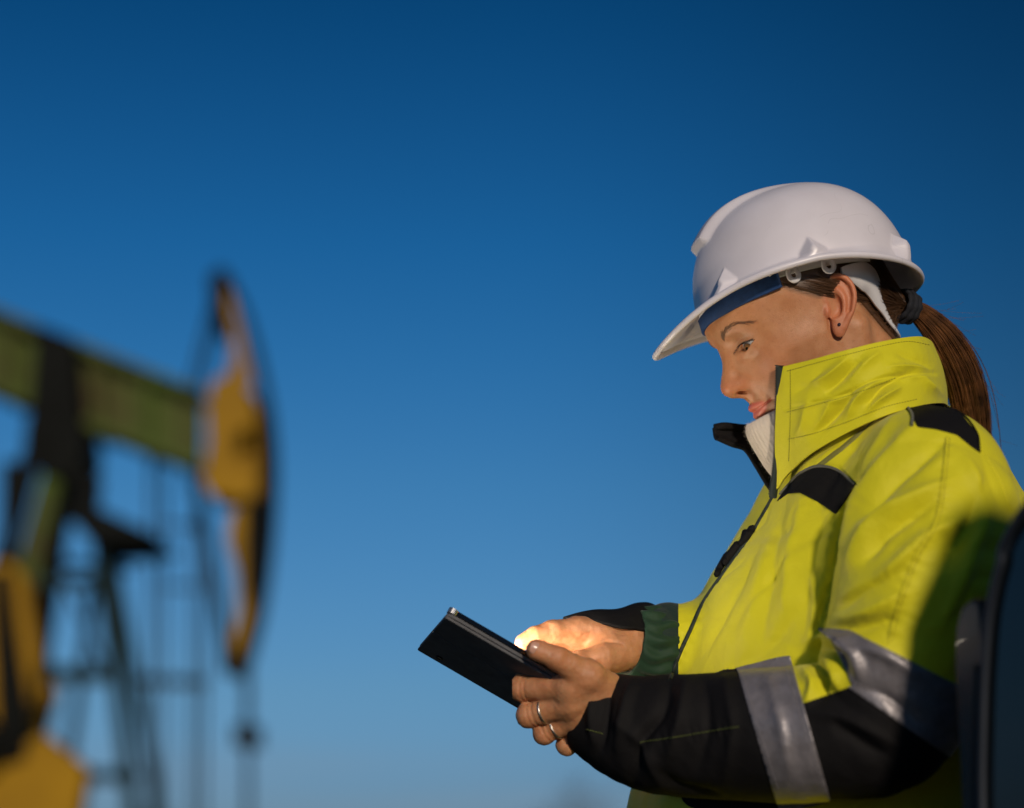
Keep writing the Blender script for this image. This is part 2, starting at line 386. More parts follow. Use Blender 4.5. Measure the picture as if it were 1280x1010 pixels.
def head_sdf(p):
    x, y, z = p[:, 0], p[:, 1], p[:, 2]; ax = np.abs(x); q = np.c_[ax, y, z]
    skull = d_ell(p, (0, 2, 46), (74, 92, 78))
    yf, yb, w, n = YF(z), YB(z), WF(z), NF(z)
    ym = np.where(z < -50, np.interp(z, [-112, -85, -50], [52, 42, 18]), 18.0)
    a = np.where(y > ym, yf - ym, ym - yb)
    r = ((ax / w) ** n + (np.abs(y - ym) / a) ** n) ** (1 / n)
    face = (r - 1) * np.minimum(w, a) * .93
    face = smax(face, z - 72, 10); face = smax(face, -106 - z, 8)
    d = smin(skull, face, 14)
    # neck
    d = smin(d, d_cap(p, (0, -19, -25), (0, -22, -190), 49, 58), 22)
    d = smin(d, d_chain(q, [(56, -22, -22), (40, -4, -75), (14, 22, -140)], [10, 9, 8]), 16)
    # brow, cheekbones, sockets
    d = d - 1.0 * gauss(q, (26, 90, 32), (20, 16, 8)) - 2.6 * gauss(q, (47, 62, -8), (16, 20, 12)) - 1.6 * gauss(q, (62, 35, -5), (8, 22, 9))
    d = d + 3.2 * gauss(q, (66, 48, 25), (10, 18, 20)) + 3.0 * gauss(q, (54, 45, -38), (12, 22, 14))
    d = smax(d, -d_ell(q, (34, 97, 9), (17, 15, 12.5)), 12)
    # lids over the eyeball
    e = q - EYE_C
    lid = d_sphere(q, EYE_C, EYE_R + 1.7)
    lid = smax(lid, np.abs(e[:, 2] + .5) - 11.5, 4); lid = smax(lid, np.abs(e[:, 0]) - 15.5, 3)
    d = smin(d, lid, 4.5)
    up, lo = lid_curves(e[:, 0])
    front = (e[:, 1] > 0) & (np.abs(e[:, 0]) < 18)
    crease = np.exp(-((e[:, 2] - up - 4.2) / 1.1) ** 2) * np.exp(-(e[:, 0] / 12) ** 4) * front
    d = d + .8 * crease
    d = d + .45 * np.exp(-((e[:, 2] - lo + 5.5) / 1.4) ** 2) * np.exp(-((e[:, 0] + 3) / 11) ** 4) * front
    ap = smax(smax(e[:, 2] - up, lo - e[:, 2], .6), 2 - e[:, 1], .6)
    ap = smax(ap, np.abs(e[:, 0]) - 15.5, 1)
    hole = smax(ap, -(d_sphere(q, EYE_C, EYE_R - 1.2)), .5)
    d = smax(d, -ap, .7)
    d = np.minimum(d, d_sphere(q, EYE_C, EYE_R - 1.0)) if False else d
    # nose
    br = catmull([(0, 86.5, 26), (0, 90, 14), (0, 95, 3), (0, 100, -7), (0, 105.8, -16.5)], 10)
    nose = d_chain(q, br, [11, 9.6, 9, 8.6, 8.4, 8.4, 8.6, 9.2, 9.8, 10.4], k=3)
    nose = smin(nose, d_ell(q, (4.0, 106, -18), (6.5, 8, 6.8)), 7)
    nose = smin(nose, d_ell(q, (11.4, 96, -20.5), (5.2, 9.5, 6.4)), 7)
    nose = smin(nose, d_cap(q, (0, 108, -24.5), (0, 95, -31), 4.2, 4.2), 4)
    side = smin(d_cap(q, (6, 87, 12), (12.5, 84, -20), 7, 9.5), d_ell(q, (17, 80, 0), (9, 9, 12)), 8)
    d = smin(d, side, 13); d = smin(d, nose, 8)
    d = smax(d, -d_ell(q, (7.4, 101.5, -28.0), (3.3, 6.0, 5.0), rot('X', -.35)), 1.6)
    d = d + 1.0 * np.exp(-(d_chain(q, [(16, 93, -16), (17.6, 91, -22), (15.5, 90, -28)], [0, 0, 0]) / 2.0) ** 2)      # wing crease
    d = d + .9 * np.exp(-(d_chain(q, [(18, 88, -28), (26, 84, -40), (30, 78, -53)], [0, 0, 0]) / 3.5) ** 2)       # fold to the mouth corner
    d = d + 1.0 * gauss(q, (0, 96, -39), (2.6, 8, 6)) - .6 * gauss(q, (4.2, 96, -40), (1.8, 8, 6))                 # philtrum
    # mouth
    d = d - 2.2 * gauss(q, (0, 92, -50), (20, 14, 15))
    lu, ll = lips_sdf(p)
    d = smin(d, smin(lu, ll, 1.2), 3.6)
    cut = d_chain(q, catmull([(26, 84.0, -47.6), (16, 93.3, -49.2), (8, 98.0, -50.5), (4, 99.9, -50.3), (0, 100.4, -50.9)], 10), np.linspace(.7, 1.05, 10))
    d = smax(d, -cut, .8)
    d = d + .5 * gauss(q, (26, 84, -48), (3, 6, 3))
    # ears
    m = (ax > 45) & (y > -50) & (y < 30) & (z > -45) & (z < 52)
    if m.any():
        qe = q[m] - EAR_O; Le = np.stack([qe @ EAR_E, qe @ EAR_U, qe @ EAR_N], -1)
        d[m] = d[m] + 3.0 * np.exp(-(d_chain(Le, [(-9.5, -11, 0), (-8, -20, 0), (-4, -30, 0)], [0, 0, 0]) / 2.6) ** 2)
        d[m] = smin(d[m], ear_sdf(q[m]), 2.2)
    return d
def skull_sdf(p):                           # without features, for hair and headband
    d = d_ell(p, (0, 2, 46), (74, 92, 78))
    return smin(d, d_cap(p, (0, -19, -25), (0, -22, -190), 49, 58), 22)
HV, HFc = iso(head_sdf, (-84, -96, -150), (84, 122, 60), 1.35, project=2)
hx = np.abs(HV[:, 0])
lu_, ll_ = lips_sdf(HV)
lipd = np.minimum(lu_, ll_)
LIPS = np.clip((1.9 - lipd) / 1.0, 0, 1) * (HV[:, 1] > 75)
q_ = np.c_[hx, HV[:, 1], HV[:, 2]]
FLUSH = .35 * gauss(q_, (42, 72, -18), (26, 26, 18)) + .9 * gauss(q_, (0, 112, -19), (13, 14, 10)) + .6 * gauss(q_, (12, 96, -24), (8, 9, 8)) + .8 * np.clip(1 - ear_sdf(q_) / 3, 0, 1) * (hx > 55)
e_ = q_ - EYE_C; up_, lo_ = lid_curves(e_[:, 0])
LINER = np.exp(-((e_[:, 2] - up_ - .3) / .8) ** 2) * (np.abs(e_[:, 0]) < 14.2) * (e_[:, 1] > 3)
SHADE = np.exp(-((e_[:, 2] - up_ - 3.5) / 3.0) ** 2) * np.exp(-(e_[:, 0] / 14) ** 4) * (e_[:, 1] > 0)
scal = (HV[:, 2] > 40) & (HV[:, 1] < 60)
# hair roots: temple, behind the ear, nape
hl = HV[:, 1] - np.interp(HV[:, 2], [-60, -45, -20, 5, 20, 38, 60], [-66, -58, -46, -34, 6, 27, 44])
ROOTS = np.clip(.5 - hl / 10, 0, 1) * np.clip((hx - 0) / 1, 0, 1) * np.clip(ear_sdf(q_) / 3, 0, 1)
def skin_nodes(m, N, L, b, tc):
    def attr(n):
        a = N.new("ShaderNodeAttribute"); a.attribute_name = n; return a.outputs['Fac']
    def mixc(fac, A, B):
        x = N.new("ShaderNodeMix"); x.data_type = 'RGBA'
        if isinstance(fac, float): x.inputs['Factor'].default_value = fac
        else: L.new(fac, x.inputs['Factor'])
        for s, v in (('A', A), ('B', B)):
            if isinstance(v, tuple): x.inputs[s].default_value = (*v, 1)
            else: L.new(v, x.inputs[s])
        return x.outputs['Result']
    n = N.new("ShaderNodeTexNoise"); n.inputs['Scale'].default_value = 90; n.inputs['Detail'].default_value = 6; L.new(tc.outputs['Object'], n.inputs[0])
    mr = N.new("ShaderNodeMapRange"); mr.inputs['From Min'].default_value = .35; mr.inputs['From Max'].default_value = .68; L.new(n.outputs[0], mr.inputs['Value'])
    c = mixc(mr.outputs[0], (.55, .262, .128), (.475, .205, .090))
    n3 = N.new("ShaderNodeTexNoise"); n3.inputs['Scale'].default_value = 420; n3.inputs['Detail'].default_value = 4; L.new(tc.outputs['Object'], n3.inputs[0])
    m3 = N.new("ShaderNodeMapRange"); m3.inputs['From Min'].default_value = .55; m3.inputs['From Max'].default_value = .75; m3.inputs['To Max'].default_value = .5; L.new(n3.outputs[0], m3.inputs['Value'])
    c = mixc(m3.outputs[0], c, (.38, .155, .068))
    c = mixc(attr('flush'), c, (.55, .185, .09))
    c = mixc(attr('roots'), c, (.07, .036, .018))
    c = mixc(attr('shade'), c, (.46, .22, .115))
    c = mixc(attr('liner'), c, (.045, .022, .015))
    c = mixc(attr('lips'), c, (.60, .16, .10))
    L.new(c, b.inputs['Base Color'])
    rr = N.new("ShaderNodeMapRange"); rr.inputs['To Min'].default_value = .46; rr.inputs['To Max'].default_value = .33; L.new(attr('lips'), rr.inputs['Value']); L.new(rr.outputs[0], b.inputs['Roughness'])
    n2 = N.new("ShaderNodeTexNoise"); n2.inputs['Scale'].default_value = 900; n2.inputs['Detail'].default_value = 3; L.new(tc.outputs['Object'], n2.inputs[0])
    bp = N.new("ShaderNodeBump"); bp.inputs['Strength'].default_value = .4; bp.inputs['Distance'].default_value = .0009
    L.new(n2.outputs[0], bp.inputs['Height']); L.new(bp.outputs[0], b.inputs['Normal'])
SKIN = mat('skin', (.5, .26, .15), .5, sss=(.35, (1.0, .35, .18), .006), spec=.42, build=skin_nodes)
# ------------------------------------------------------------------ eyes, brows, hair
EYE_WHITE = None
GAZE = unit(HEAD_R.T @ np.array([-.56, -.50, -.46]))
def eye_nodes(m, N, L, b, tc):
    a = N.new("ShaderNodeAttribute"); a.attribute_name = 'ang'
    r = N.new("ShaderNodeValToRGB"); e = r.color_ramp.elements
    stops = [(0, (.004, .003, .003)), (.165, (.005, .004, .003)), (.19, (.26, .12, .04)), (.40, (.17, .075, .026)), (.465, (.02, .012, .008)), (.50, (.31, .28, .27)), (1, (.34, .27, .25))]
    for p, c in stops:
        k = e.new(p); k.color = (*c, 1)
    e.remove(e[0]); e.remove(e[-1])
    L.new(a.outputs['Fac'], r.inputs[0]); L.new(r.outputs[0], b.inputs['Base Color'])
EYE = mat('eye', (.6, .5, .45), .08, coat=1.0, build=eye_nodes)
def make_eye(side):
    c = EYE_C * np.array([side, 1, 1]); g = GAZE
    th = np.linspace(0, np.pi, 60); ph = np.linspace(0, 2 * np.pi, 48, endpoint=False)
    a = unit(np.cross(g, [0, 0, 1.0])); b2 = np.cross(g, a)
    v = []; at = []
    for t in th:
        bulge = EYE_R + .7 * math.exp(-(t / .42) ** 4)
        for p in ph:
            v.append(c + bulge * (math.cos(t) * g + math.sin(t) * (math.cos(p) * a + math.sin(p) * b2))); at.append(t)
    return link_mesh('eye', head_to_tilted(np.array(v)), grid_faces(60, 48, wrap_v=True), EYE, PERSON, PERSON, attrs=dict(ang=np.array(at)))
make_eye(1); make_eye(-1)
HAIR_DARK = mat('dark_brown_hair', (.05, .027, .015), .38, noise=(30, .8), alt=(.14, .062, .026))
BROW = mat('brow_hair', (.20, .105, .058), .6)
LASH = mat('lash_hair', (.012, .008, .006), .5)
rng = np.random.default_rng(5)
def on_face(p, off=0.0):
    p = np.array(p, float)
    for _ in range(6):
        d = head_sdf(p) - off; G = np.stack([head_sdf(p + np.eye(3)[i] * .4) - head_sdf(p - np.eye(3)[i] * .4) for i in range(3)], -1) / .8
        p = p - (d / np.maximum((G * G).sum(-1), .2))[:, None] * G
    return p
for sd in (1, -1):
    mb = MB(); line = catmull([(18, 96, 27), (24, 95, 32), (33, 90, 35.5), (43, 82, 35), (52, 70, 29)], 60)
    for k in range(150):
        t = rng.random(); i = min(int(t * 59), 58); c = line[i] + np.array([0, 0, rng.normal(0, 1.0 * (1.1 - .6 * t))])
        dirv = unit(line[min(i + 1, 59)] - line[i]) + np.array([0, 0, rng.normal(.35 * (1 - t) - .12, .16)])
        ln = rng.uniform(4, 7); p = np.array([c + dirv * ln * s for s in (0, .5, 1)])
        p = on_face(p, .35); p[:, 0] *= sd
        v, f = tube(head_to_tilted(p), np.array([.00016, .00015, .00005]), 3, caps=False); mb.add(v, f)
    mb.build('eyebrow', BROW, PERSON, PERSON)
    mb = MB()
    for k in range(46):
        u = np.linspace(-11.5, 14, 46)[k] + rng.normal(0, .2); up, lo = lid_curves(np.array([u])); zz = up[0] + .1
        yy = math.sqrt(max((EYE_R + 1.5) ** 2 - u * u - zz * zz, 1)); c = EYE_C + np.array([u, yy, zz])
        out = unit(np.array([u * .045 + .12, 1, -.25])); ln = rng.uniform(5, 7.5) * (.75 + .25 * (u + 12) / 26)
        p = np.array([c, c + out * ln * .5 + np.array([0, 0, -.4]), c + out * ln + np.array([0, 0, .6])]); p[:, 0] *= sd
        v, f = tube(head_to_tilted(p), np.array([.00017, .00012, .00004]), 3, caps=False); mb.add(v, f)
    mb.build('eyelashes', LASH, PERSON, PERSON)
# --- hard hat frame
HT = math.radians(12.2); HROLL = rot('Y', math.radians(-5.5))
def hat_to_head(p):
    p = (np.asarray(p, float) - [0, 0, 40]) @ HROLL.T + [0, 0, 39]; c, s = math.cos(HT), math.sin(HT)
    return np.stack([p[..., 0], p[..., 1] * c - p[..., 2] * s, p[..., 1] * s + p[..., 2] * c], -1)
def hat_to_tilted(p): return head_to_tilted(hat_to_head(p))
HATC = -5.0
def hat_rim(phi):
    """edge of the brim by angle (0 = front, positive to her left)"""
    cy, sx = np.cos(phi), np.sin(phi)
    y = HATC + np.where(cy > 0, 171, 114) * cy; x = 111 * np.sign(sx) * np.abs(sx) ** .96
    z = 43 - 29 * np.clip((y - 25) / 141, 0, 1) ** 2.7 - 26 * np.clip((-y + 15) / 130, 0, 1) ** 1.3
    return x, y, z
def hat_shell(phi, t):
    """t 0 = crown, 1 = where the shell meets the brim"""
    x1, y1, z1 = hat_rim(phi)
    zb = np.interp(np.abs(phi), [0, .6, 1.2, 2.0, np.pi], [47, 50, 51, 47, 30]); H = 149 - 30
    cy, sx = np.cos(phi), np.sin(phi)
    zt = zb + (149 - zb) * np.cos(t * np.pi / 2) ** .92; k = np.clip((zt - 30) / H, 0, 1)
    s = (1 - k ** 2.35) ** (1 / 2.35)
    x = 101 * s * sx; y = HATC + np.where(cy > 0, 117, 112) * s * cy
    return x, y, zt
LUGS = [-2.38, -1.42, -.58, .58, 1.42, 2.38]
def build_hat():
    root = empty('hard_hat', tuple(world_of(hat_to_tilted((0, 0, 40.0)))), 'white plastic hard hat with a front peak and blue sweatband, on the woman\'s head', 'hard hat')
    nph = 560; phi = np.linspace(-np.pi, np.pi, nph, endpoint=False)
    rows = []
    T = np.r_[.012, np.linspace(.04, 1, 110)]
    for t in T:
        x, y, z = hat_shell(phi, t)
        P = np.stack([x, y, z], -1)
        nrm = unit(np.stack([x / 101 ** 2, (y - HATC) / 121 ** 2, np.maximum(z - 45, 0) / 107 ** 2 + 1e-6], -1))
        # raised crest over the crown with a blunt front end
        w = np.interp(y, [-60, 0, 50, 100], [52, 44, 34, 26])
        m = np.clip((w - np.abs(x)) / 11, 0, 1); m = m * m * (3 - 2 * m)
        f = np.clip((z - 106) / 4, 0, 1); f = f * f * (3 - 2 * f); g = np.clip((y + 40) / 120, 0, 1); f = f * g * g * (3 - 2 * g)
        P = P + nrm * (9.0 * m * f)[:, None]
        # slot lugs just over the brim
        for lp in LUGS:
            ds = (np.angle(np.exp(1j * (phi - lp)))) * 108; h = z - np.interp(np.abs(phi), [0, .6, 1.2, 2.0, np.pi], [47, 50, 51, 47, 30])
            top = 19
            tent = np.clip(1 - np.abs(ds) / (13.5 * np.clip((top - h) / (top - 2), .02, 1)), 0, 1) * np.clip((top - h) / (top - 3), 0, 1)
            P = P + np.stack([np.sin(phi), np.cos(phi), 0 * phi], -1) * (11.5 * np.clip(tent * 1.25, 0, 1))[:, None]
        rows.append(P)
    x0, y0, z0 = hat_shell(phi, 1.0); base = rows[-1]; xr, yr, zr = hat_rim(phi); rim = np.stack([xr, yr, zr], -1)
    bz = np.array([0, 0, 1.0]); lip = 7.0
    for u in np.linspace(.06, 1, 14):
        q = base * (1 - u) + rim * u; q[:, 2] = base[:, 2] + (rim[:, 2] + 2 - base[:, 2]) * (1 - (1 - u) ** 2.2)
        rows.append(q)
    out = unit(np.stack([np.sin(phi), np.cos(phi), 0 * phi], -1))
    for a in np.linspace(0.3, np.pi, 7):
        rows.append(rim + bz * (2 - lip / 2 + lip / 2 * np.cos(a)) + out * (lip / 2 * np.sin(a)))
    inn = np.stack(hat_shell(phi, .995), -1)
    for u in np.linspace(.12, 1, 8):
        q = (rim - bz * 1.0) * (1 - u) + (inn * np.array([.965, .97, 1]) - bz * 3) * u; rows.append(q)
    for t in np.linspace(.97, .02, 40):
        P = np.stack(hat_shell(phi, t), -1); rows.append(P * np.array([.965, .97, 1]) + np.array([0, -.1, -4.0]))
    V = np.array(rows); nr = len(rows)
    F = grid_faces(nr, nph, wrap_v=True)
    fl = [tuple(q) for q in F] + [tuple(range(nph))[::-1], tuple(range((nr - 1) * nph, nr * nph))]
    sh = link_mesh('shell', hat_to_tilted(V.reshape(-1, 3)), fl, HATW, root, root)
    # sweatband (blue, front), headband (white), rear strap down to the nape
    def strip(name, a0, a1, rx, yf, yb, zlo, zhi, th, m, parent=root, n=90):
        A = np.linspace(a0, a1, n); v = []
        for a in A:
            f = 1.0
            x = rx * math.sin(a); y = (yf if math.cos(a) > 0 else yb) * math.cos(a); o = np.array([math.sin(a), math.cos(a), 0])
            lo, hi = zlo(a), zhi(a); c = np.array([x, y, 0])
            for z, e in ((lo + 1, 0), (lo, th * .5), (lo + 1, th), (hi - 1, th), (hi, th * .5), (hi - 1, 0)): v.append(c + o * e + np.array([0, 0, z]))
        ff = [tuple(q) for q in grid_faces(n, 6, wrap_v=True)] + [tuple(range(6))[::-1], tuple(range((n - 1) * 6, n * 6))]
        return link_mesh(name, hat_to_tilted(np.array(v)), ff, m, parent, root)
    zl = lambda a: np.interp(abs(a), [0, .5, 1.0, 1.25], [25, 25.5, 28.5, 31]); zh = lambda a: zl(a) + np.interp(abs(a), [0, .5, .9], [14, 16, 27])
    strip('sweatband', -1.15, 1.15, 80, 108.5, 95, zl, zh, 4, BLUE)
    strip('headband', -2.2, 2.2, 78, 108, 92, lambda a: np.interp(abs(a), [0, 1.1, 2.2], [40, 41, 38]), lambda a: np.interp(abs(a), [0, 1.1, 2.2], [60, 60, 58]), 2.2, WHITEP)
    for s in (1, -1):                                          # key tabs through the headband
        for a in (1.28, 1.62):
            c = np.array([79 * math.sin(a) * s, (112 if math.cos(a) > 0 else 92) * math.cos(a), 38]); mb = MB()
            ang = np.linspace(0, 2 * np.pi, 24, endpoint=False); ring = []
            for r0, e in ((3.0, 0), (3.0, 2.2), (8.2, 2.2), (8.2, 0)):
                ring.append([c + np.array([s * (3.2 + e), r0 * math.sin(g) * .9, r0 * math.cos(g) * (1.25 if math.cos(g) > 0 else 1)]) for g in ang])
            v = np.array(ring).reshape(-1, 3); mb.add(hat_to_tilted(v), [tuple(q) for q in grid_faces(4, 24, wrap_v=True, wrap_u=True)])
            mb.build('key_tab', WHITEP, root, root)
        v, f = tube(hat_to_tilted(np.array([(s * 70, 52, 46), (s * 77.5, 54.5, 46)])), .0022, 10); link_mesh('rivet', v, f, WHITEP, root, root)
    path = catmull([(79, -26, 32), (76, -40, 26), (64, -60, 11), (49, -76, -14), (30, -86, -36), (0, -92, -42), (-30, -86, -36), (-49, -76, -14), (-64, -60, 11), (-76, -40, 26), (-79, -26, 32)], 81)
    for _ in range(6):                                        # lie on the head, a few mm off the hair
        d = skull_sdf(path) - 5.0; G = np.stack([skull_sdf(path + np.eye(3)[i]) - skull_sdf(path - np.eye(3)[i]) for i in range(3)], -1) / 2
        path = path - d[:, None] * G
    G = unit(G); tng = unit(np.gradient(path, axis=0)); side = np.cross(tng, G)
    hw = np.interp(np.abs(np.linspace(-1, 1, 81)), [0, .22, .45, .68, .85, 1], [8, 9, 14, 15, 8, 5])
    v = []
    for i in range(81):
        for a, e in ((-1, 0), (-1, 2.4), (0, 3.2), (1, 2.4), (1, 0)): v.append(path[i] + side[i] * a * hw[i] + G[i] * e)
    link_mesh('rear_strap', head_to_tilted(np.array(v)), [tuple(q) for q in grid_faces(81, 5, wrap_v=True)], WHITEP, root, root)
    return root
def hat_nodes(m, N, L, b, tc):
    n = N.new("ShaderNodeTexNoise"); n.inputs['Scale'].default_value = 22; n.inputs['Detail'].default_value = 1; L.new(tc.outputs['Object'], n.inputs[0])
    s1 = N.new("ShaderNodeMath"); s1.operation = 'SUBTRACT'; s1.inputs[1].default_value = .5; L.new(n.outputs[0], s1.inputs[0])
    ab = N.new("ShaderNodeMath"); ab.operation = 'ABSOLUTE'; L.new(s1.outputs[0], ab.inputs[0])
    lt = N.new("ShaderNodeMath"); lt.operation = 'LESS_THAN'; lt.inputs[1].default_value = .0035; L.new(ab.outputs[0], lt.inputs[0])
    k = N.new("ShaderNodeTexNoise"); k.inputs['Scale'].default_value = 16; L.new(tc.outputs['Object'], k.inputs[0])
    gt = N.new("ShaderNodeMath"); gt.operation = 'GREATER_THAN'; gt.inputs[1].default_value = .56; L.new(k.outputs[0], gt.inputs[0])
    ml = N.new("ShaderNodeMath"); ml.operation = 'MULTIPLY'; L.new(lt.outputs[0], ml.inputs[0]); L.new(gt.outputs[0], ml.inputs[1])
    m2 = N.new("ShaderNodeMath"); m2.operation = 'MULTIPLY'; m2.inputs[1].default_value = .15; L.new(ml.outputs[0], m2.inputs[0])
    d = N.new("ShaderNodeTexNoise"); d.inputs['Scale'].default_value = 18; d.inputs['Detail'].default_value = 7; L.new(tc.outputs['Object'], d.inputs[0])
    mr = N.new("ShaderNodeMapRange"); mr.inputs['From Min'].default_value = .4; mr.inputs['From Max'].default_value = .75; mr.inputs['To Max'].default_value = .7; L.new(d.outputs[0], mr.inputs['Value'])
    x = N.new("ShaderNodeMix"); x.data_type = 'RGBA'; x.inputs['A'].default_value = (.71, .67, .72, 1); x.inputs['B'].default_value = (.60, .56, .60, 1); L.new(mr.outputs[0], x.inputs['Factor'])
    y = N.new("ShaderNodeMix"); y.data_type = 'RGBA'; y.inputs['B'].default_value = (.25, .22, .22, 1); L.new(m2.outputs[0], y.inputs['Factor']); L.new(x.outputs['Result'], y.inputs['A']); L.new(y.outputs['Result'], b.inputs['Base Color'])
    r = N.new("ShaderNodeMapRange"); r.inputs['To Min'].default_value = .26; r.inputs['To Max'].default_value = .44; L.new(d.outputs[0], r.inputs['Value']); L.new(r.outputs[0], b.inputs['Roughness'])
HATW = mat('white_shell_plastic', (.72, .68, .73), .34, spec=.5, sss=(.06, (1, .8, .7), .004), build=hat_nodes)
WHITEP = mat('white_nylon', (.72, .70, .72), .42, sss=(.1, (1, .9, .8), .004))
BLUE = mat('blue_foam', (.006, .05, .19), .8, bump=(900, .3, .0006), noise=(200, .3))
HAT = build_hat()
# --- hair drawn back to a band, ponytail
TIE = tilted_to_head(W(1129, 381, 2.0))
def strands(name, P, rad, m, parent=PERSON, ns=3):
    mb = MB()
    for p, r in zip(P, rad):
        v, f = tube(head_to_tilted(p), r, ns, caps=False); mb.add(v, f)
    return mb.build(name, m, parent, PERSON)
def hair():
    sel = np.where((ROOTS > .25) & (HV[:, 2] > -48) & (HV[:, 1] > -95) & (ear_sdf(q_) > 2.5))[0]
    P = []; R = []
    for i in rng.choice(sel, 3600):
        p0 = HV[i] + rng.normal(0, 1.6, 3); t = np.linspace(0, 1, 12)[:, None]
        e = TIE + rng.normal(0, 3, 3) * np.array([1, .6, 1]); P.append(p0 * (1 - t) + e * t); R.append(rng.uniform(.16, .38))
    A = np.array(P); n = len(A); B = A.reshape(-1, 3); lift = np.repeat(rng.uniform(.8, 4.0, n), 12) * np.tile(np.r_[-.6, .35, .8, np.ones(9)], n)
    for _ in range(5):
        d = skull_sdf(B) - lift; G = np.stack([skull_sdf(B + np.eye(3)[i]) - skull_sdf(B - np.eye(3)[i]) for i in range(3)], -1) / 2
        B = B - np.minimum(d, 0)[:, None] * G
    A = B.reshape(n, 12, 3)
    A[:, :, 2] += 0
    hr = strands('hair', A, [np.r_[.15, .6, np.linspace(1, .8, 10)] * r / 1000 for r in R], HAIR_DARK)
    # cap of hair over the skull under the hat
    V, F = iso(lambda p: smax(smin(skull_sdf(p) - 2.2, d_cap(p, (0, -80, 25), TIE, 22, 7), 18), (p[:, 1] - np.interp(p[:, 2], [-60, -45, -20, 5, 20, 38, 60], [-66, -58, -46, -34, 4, 25, 40])), 3), (-84, -115, -50), (84, 60, 90), 2.4, project=1)
    link_mesh('hair', head_to_tilted(V), F, HAIR_DARK, PERSON, PERSON)
    fly = []; sel2 = rng.choice(sel, 170)
    for i in sel2:
        p0 = HV[i]; o = unit(np.array([HV[i][0], 0, 0]) + 1e-6); d = unit(TIE - p0); l = rng.uniform(14, 38); t = np.linspace(0, 1, 8)[:, None]; w = rng.normal(0, 1, 3)
        fly.append(p0 + d * l * t + o * (np.sin(t * np.pi * .6) * rng.uniform(1, 5)) + w * t * t * rng.uniform(0, 6))
    strands('hair', fly, [np.linspace(1, .3, 8) * .00011] * len(fly), HAIR_PONY)
    # ponytail
    mid = np.array([W(1131, 383, 2.0), W(1152, 394, 2.01), W(1180, 424, 2.02), W(1203, 468, 2.03), W(1215, 520, 2.04), W(1222, 590, 2.05), W(1224, 650, 2.06)])
    wid = np.array([9, 14, 21, 24.5, 23, 18, 8]) / 1250
    C = catmull(mid, 26); Wd = catmull(wid[:, None], 26)[:, 0]
    T = unit(np.gradient(C, axis=0)); sd = unit(np.cross(T, np.array([0, 1.0, 0]))); dp = np.array([0, 1.0, 0])
    mb = MB()
    for k in range(1100):
        r = math.sqrt(rng.random()); a = rng.random() * 2 * math.pi; ph = rng.normal(0, .25); n = rng.integers(17, 27)
        w = r * (1 + .06 * np.sin(np.linspace(0, 5, 26) + rng.random() * 6))
        p = C + (w * Wd)[:, None] * (sd * np.cos(a + ph * np.linspace(0, 1, 26))[:, None] + dp * .8 * np.sin(a + ph * np.linspace(0, 1, 26))[:, None])
        if rng.random() < .12: p = p + sd * (np.linspace(0, 1, 26) ** 2 * rng.normal(0, .012))[:, None]
        v, f = tube(p[:n], np.linspace(1, .5, n) * rng.uniform(.0004, .0008), 3, caps=False); mb.add(v, f)
    mb.build('ponytail', HAIR_PONY, PERSON, PERSON)
    # loose flyaway hairs
    mb = MB()
    for k in range(150):
        i = rng.integers(3, 20); p0 = C[i] + sd[i] * Wd[i] * rng.uniform(-1, 1); d = T[i] * rng.uniform(.02, .06) + sd[i] * rng.normal(-.004, .012) + dp * rng.normal(0, .01)
        t = np.linspace(0, 1, 7)[:, None]; p = p0 + d * t + sd[i] * (t * t) * rng.normal(0, .01)
        v, f = tube(p, .00011, 3, caps=False); mb.add(v, f)
    mb.build('ponytail', HAIR_PONY, PERSON, PERSON)
    a = np.linspace(0, 2 * np.pi, 40, endpoint=False)
    mb = MB()
    ax = unit(C[2] - C[0])
    u1 = unit(np.cross(ax, [0, 1, 0])); u2 = np.cross(ax, u1)
    for k, o in enumerate((-.005, 0, .005)):
        ring = C[1] - ax * .004 + ax * o + (.0135 + .001 * math.sin(k * 2)) * (np.cos(a)[:, None] * u1 + np.sin(a)[:, None] * u2)
        rr = .0042 + .0006 * np.sin(a * 9 + k); n = len(a)
        v = np.array([ring[i] + rr[i] * (math.cos(b) * unit(ring[i] - C[1]) + math.sin(b) * ax) for i in range(n) for b in np.linspace(0, 2 * np.pi, 8, endpoint=False)])
        mb.add(v, [tuple(q) for q in grid_faces(n, 8, wrap_v=True, wrap_u=True)])
    mb.build('hair_band', BLACK_KNIT, PERSON, PERSON)
BLACK_KNIT = mat('black_knit', (.008, .009, .014), .85, bump=(700, .4, .001))
HAIR_PONY = mat('chestnut_hair', (.035, .016, .008), .36, noise=(45, .9), alt=(.24, .095, .032))
hair()
ear_stud = tilted_to_head(W(1047, 412, 1.93))
_p = on_face(np.array([ear_pt(0, -19, 4)]), .3)[0]
v, f = tube(head_to_tilted(np.array([_p - EAR_N * .8, _p + EAR_N * .9])), .0016, 12); link_mesh('earring', v, f, mat('dark_stone', (.03, .03, .06), .2, metal=.6), PERSON, PERSON)
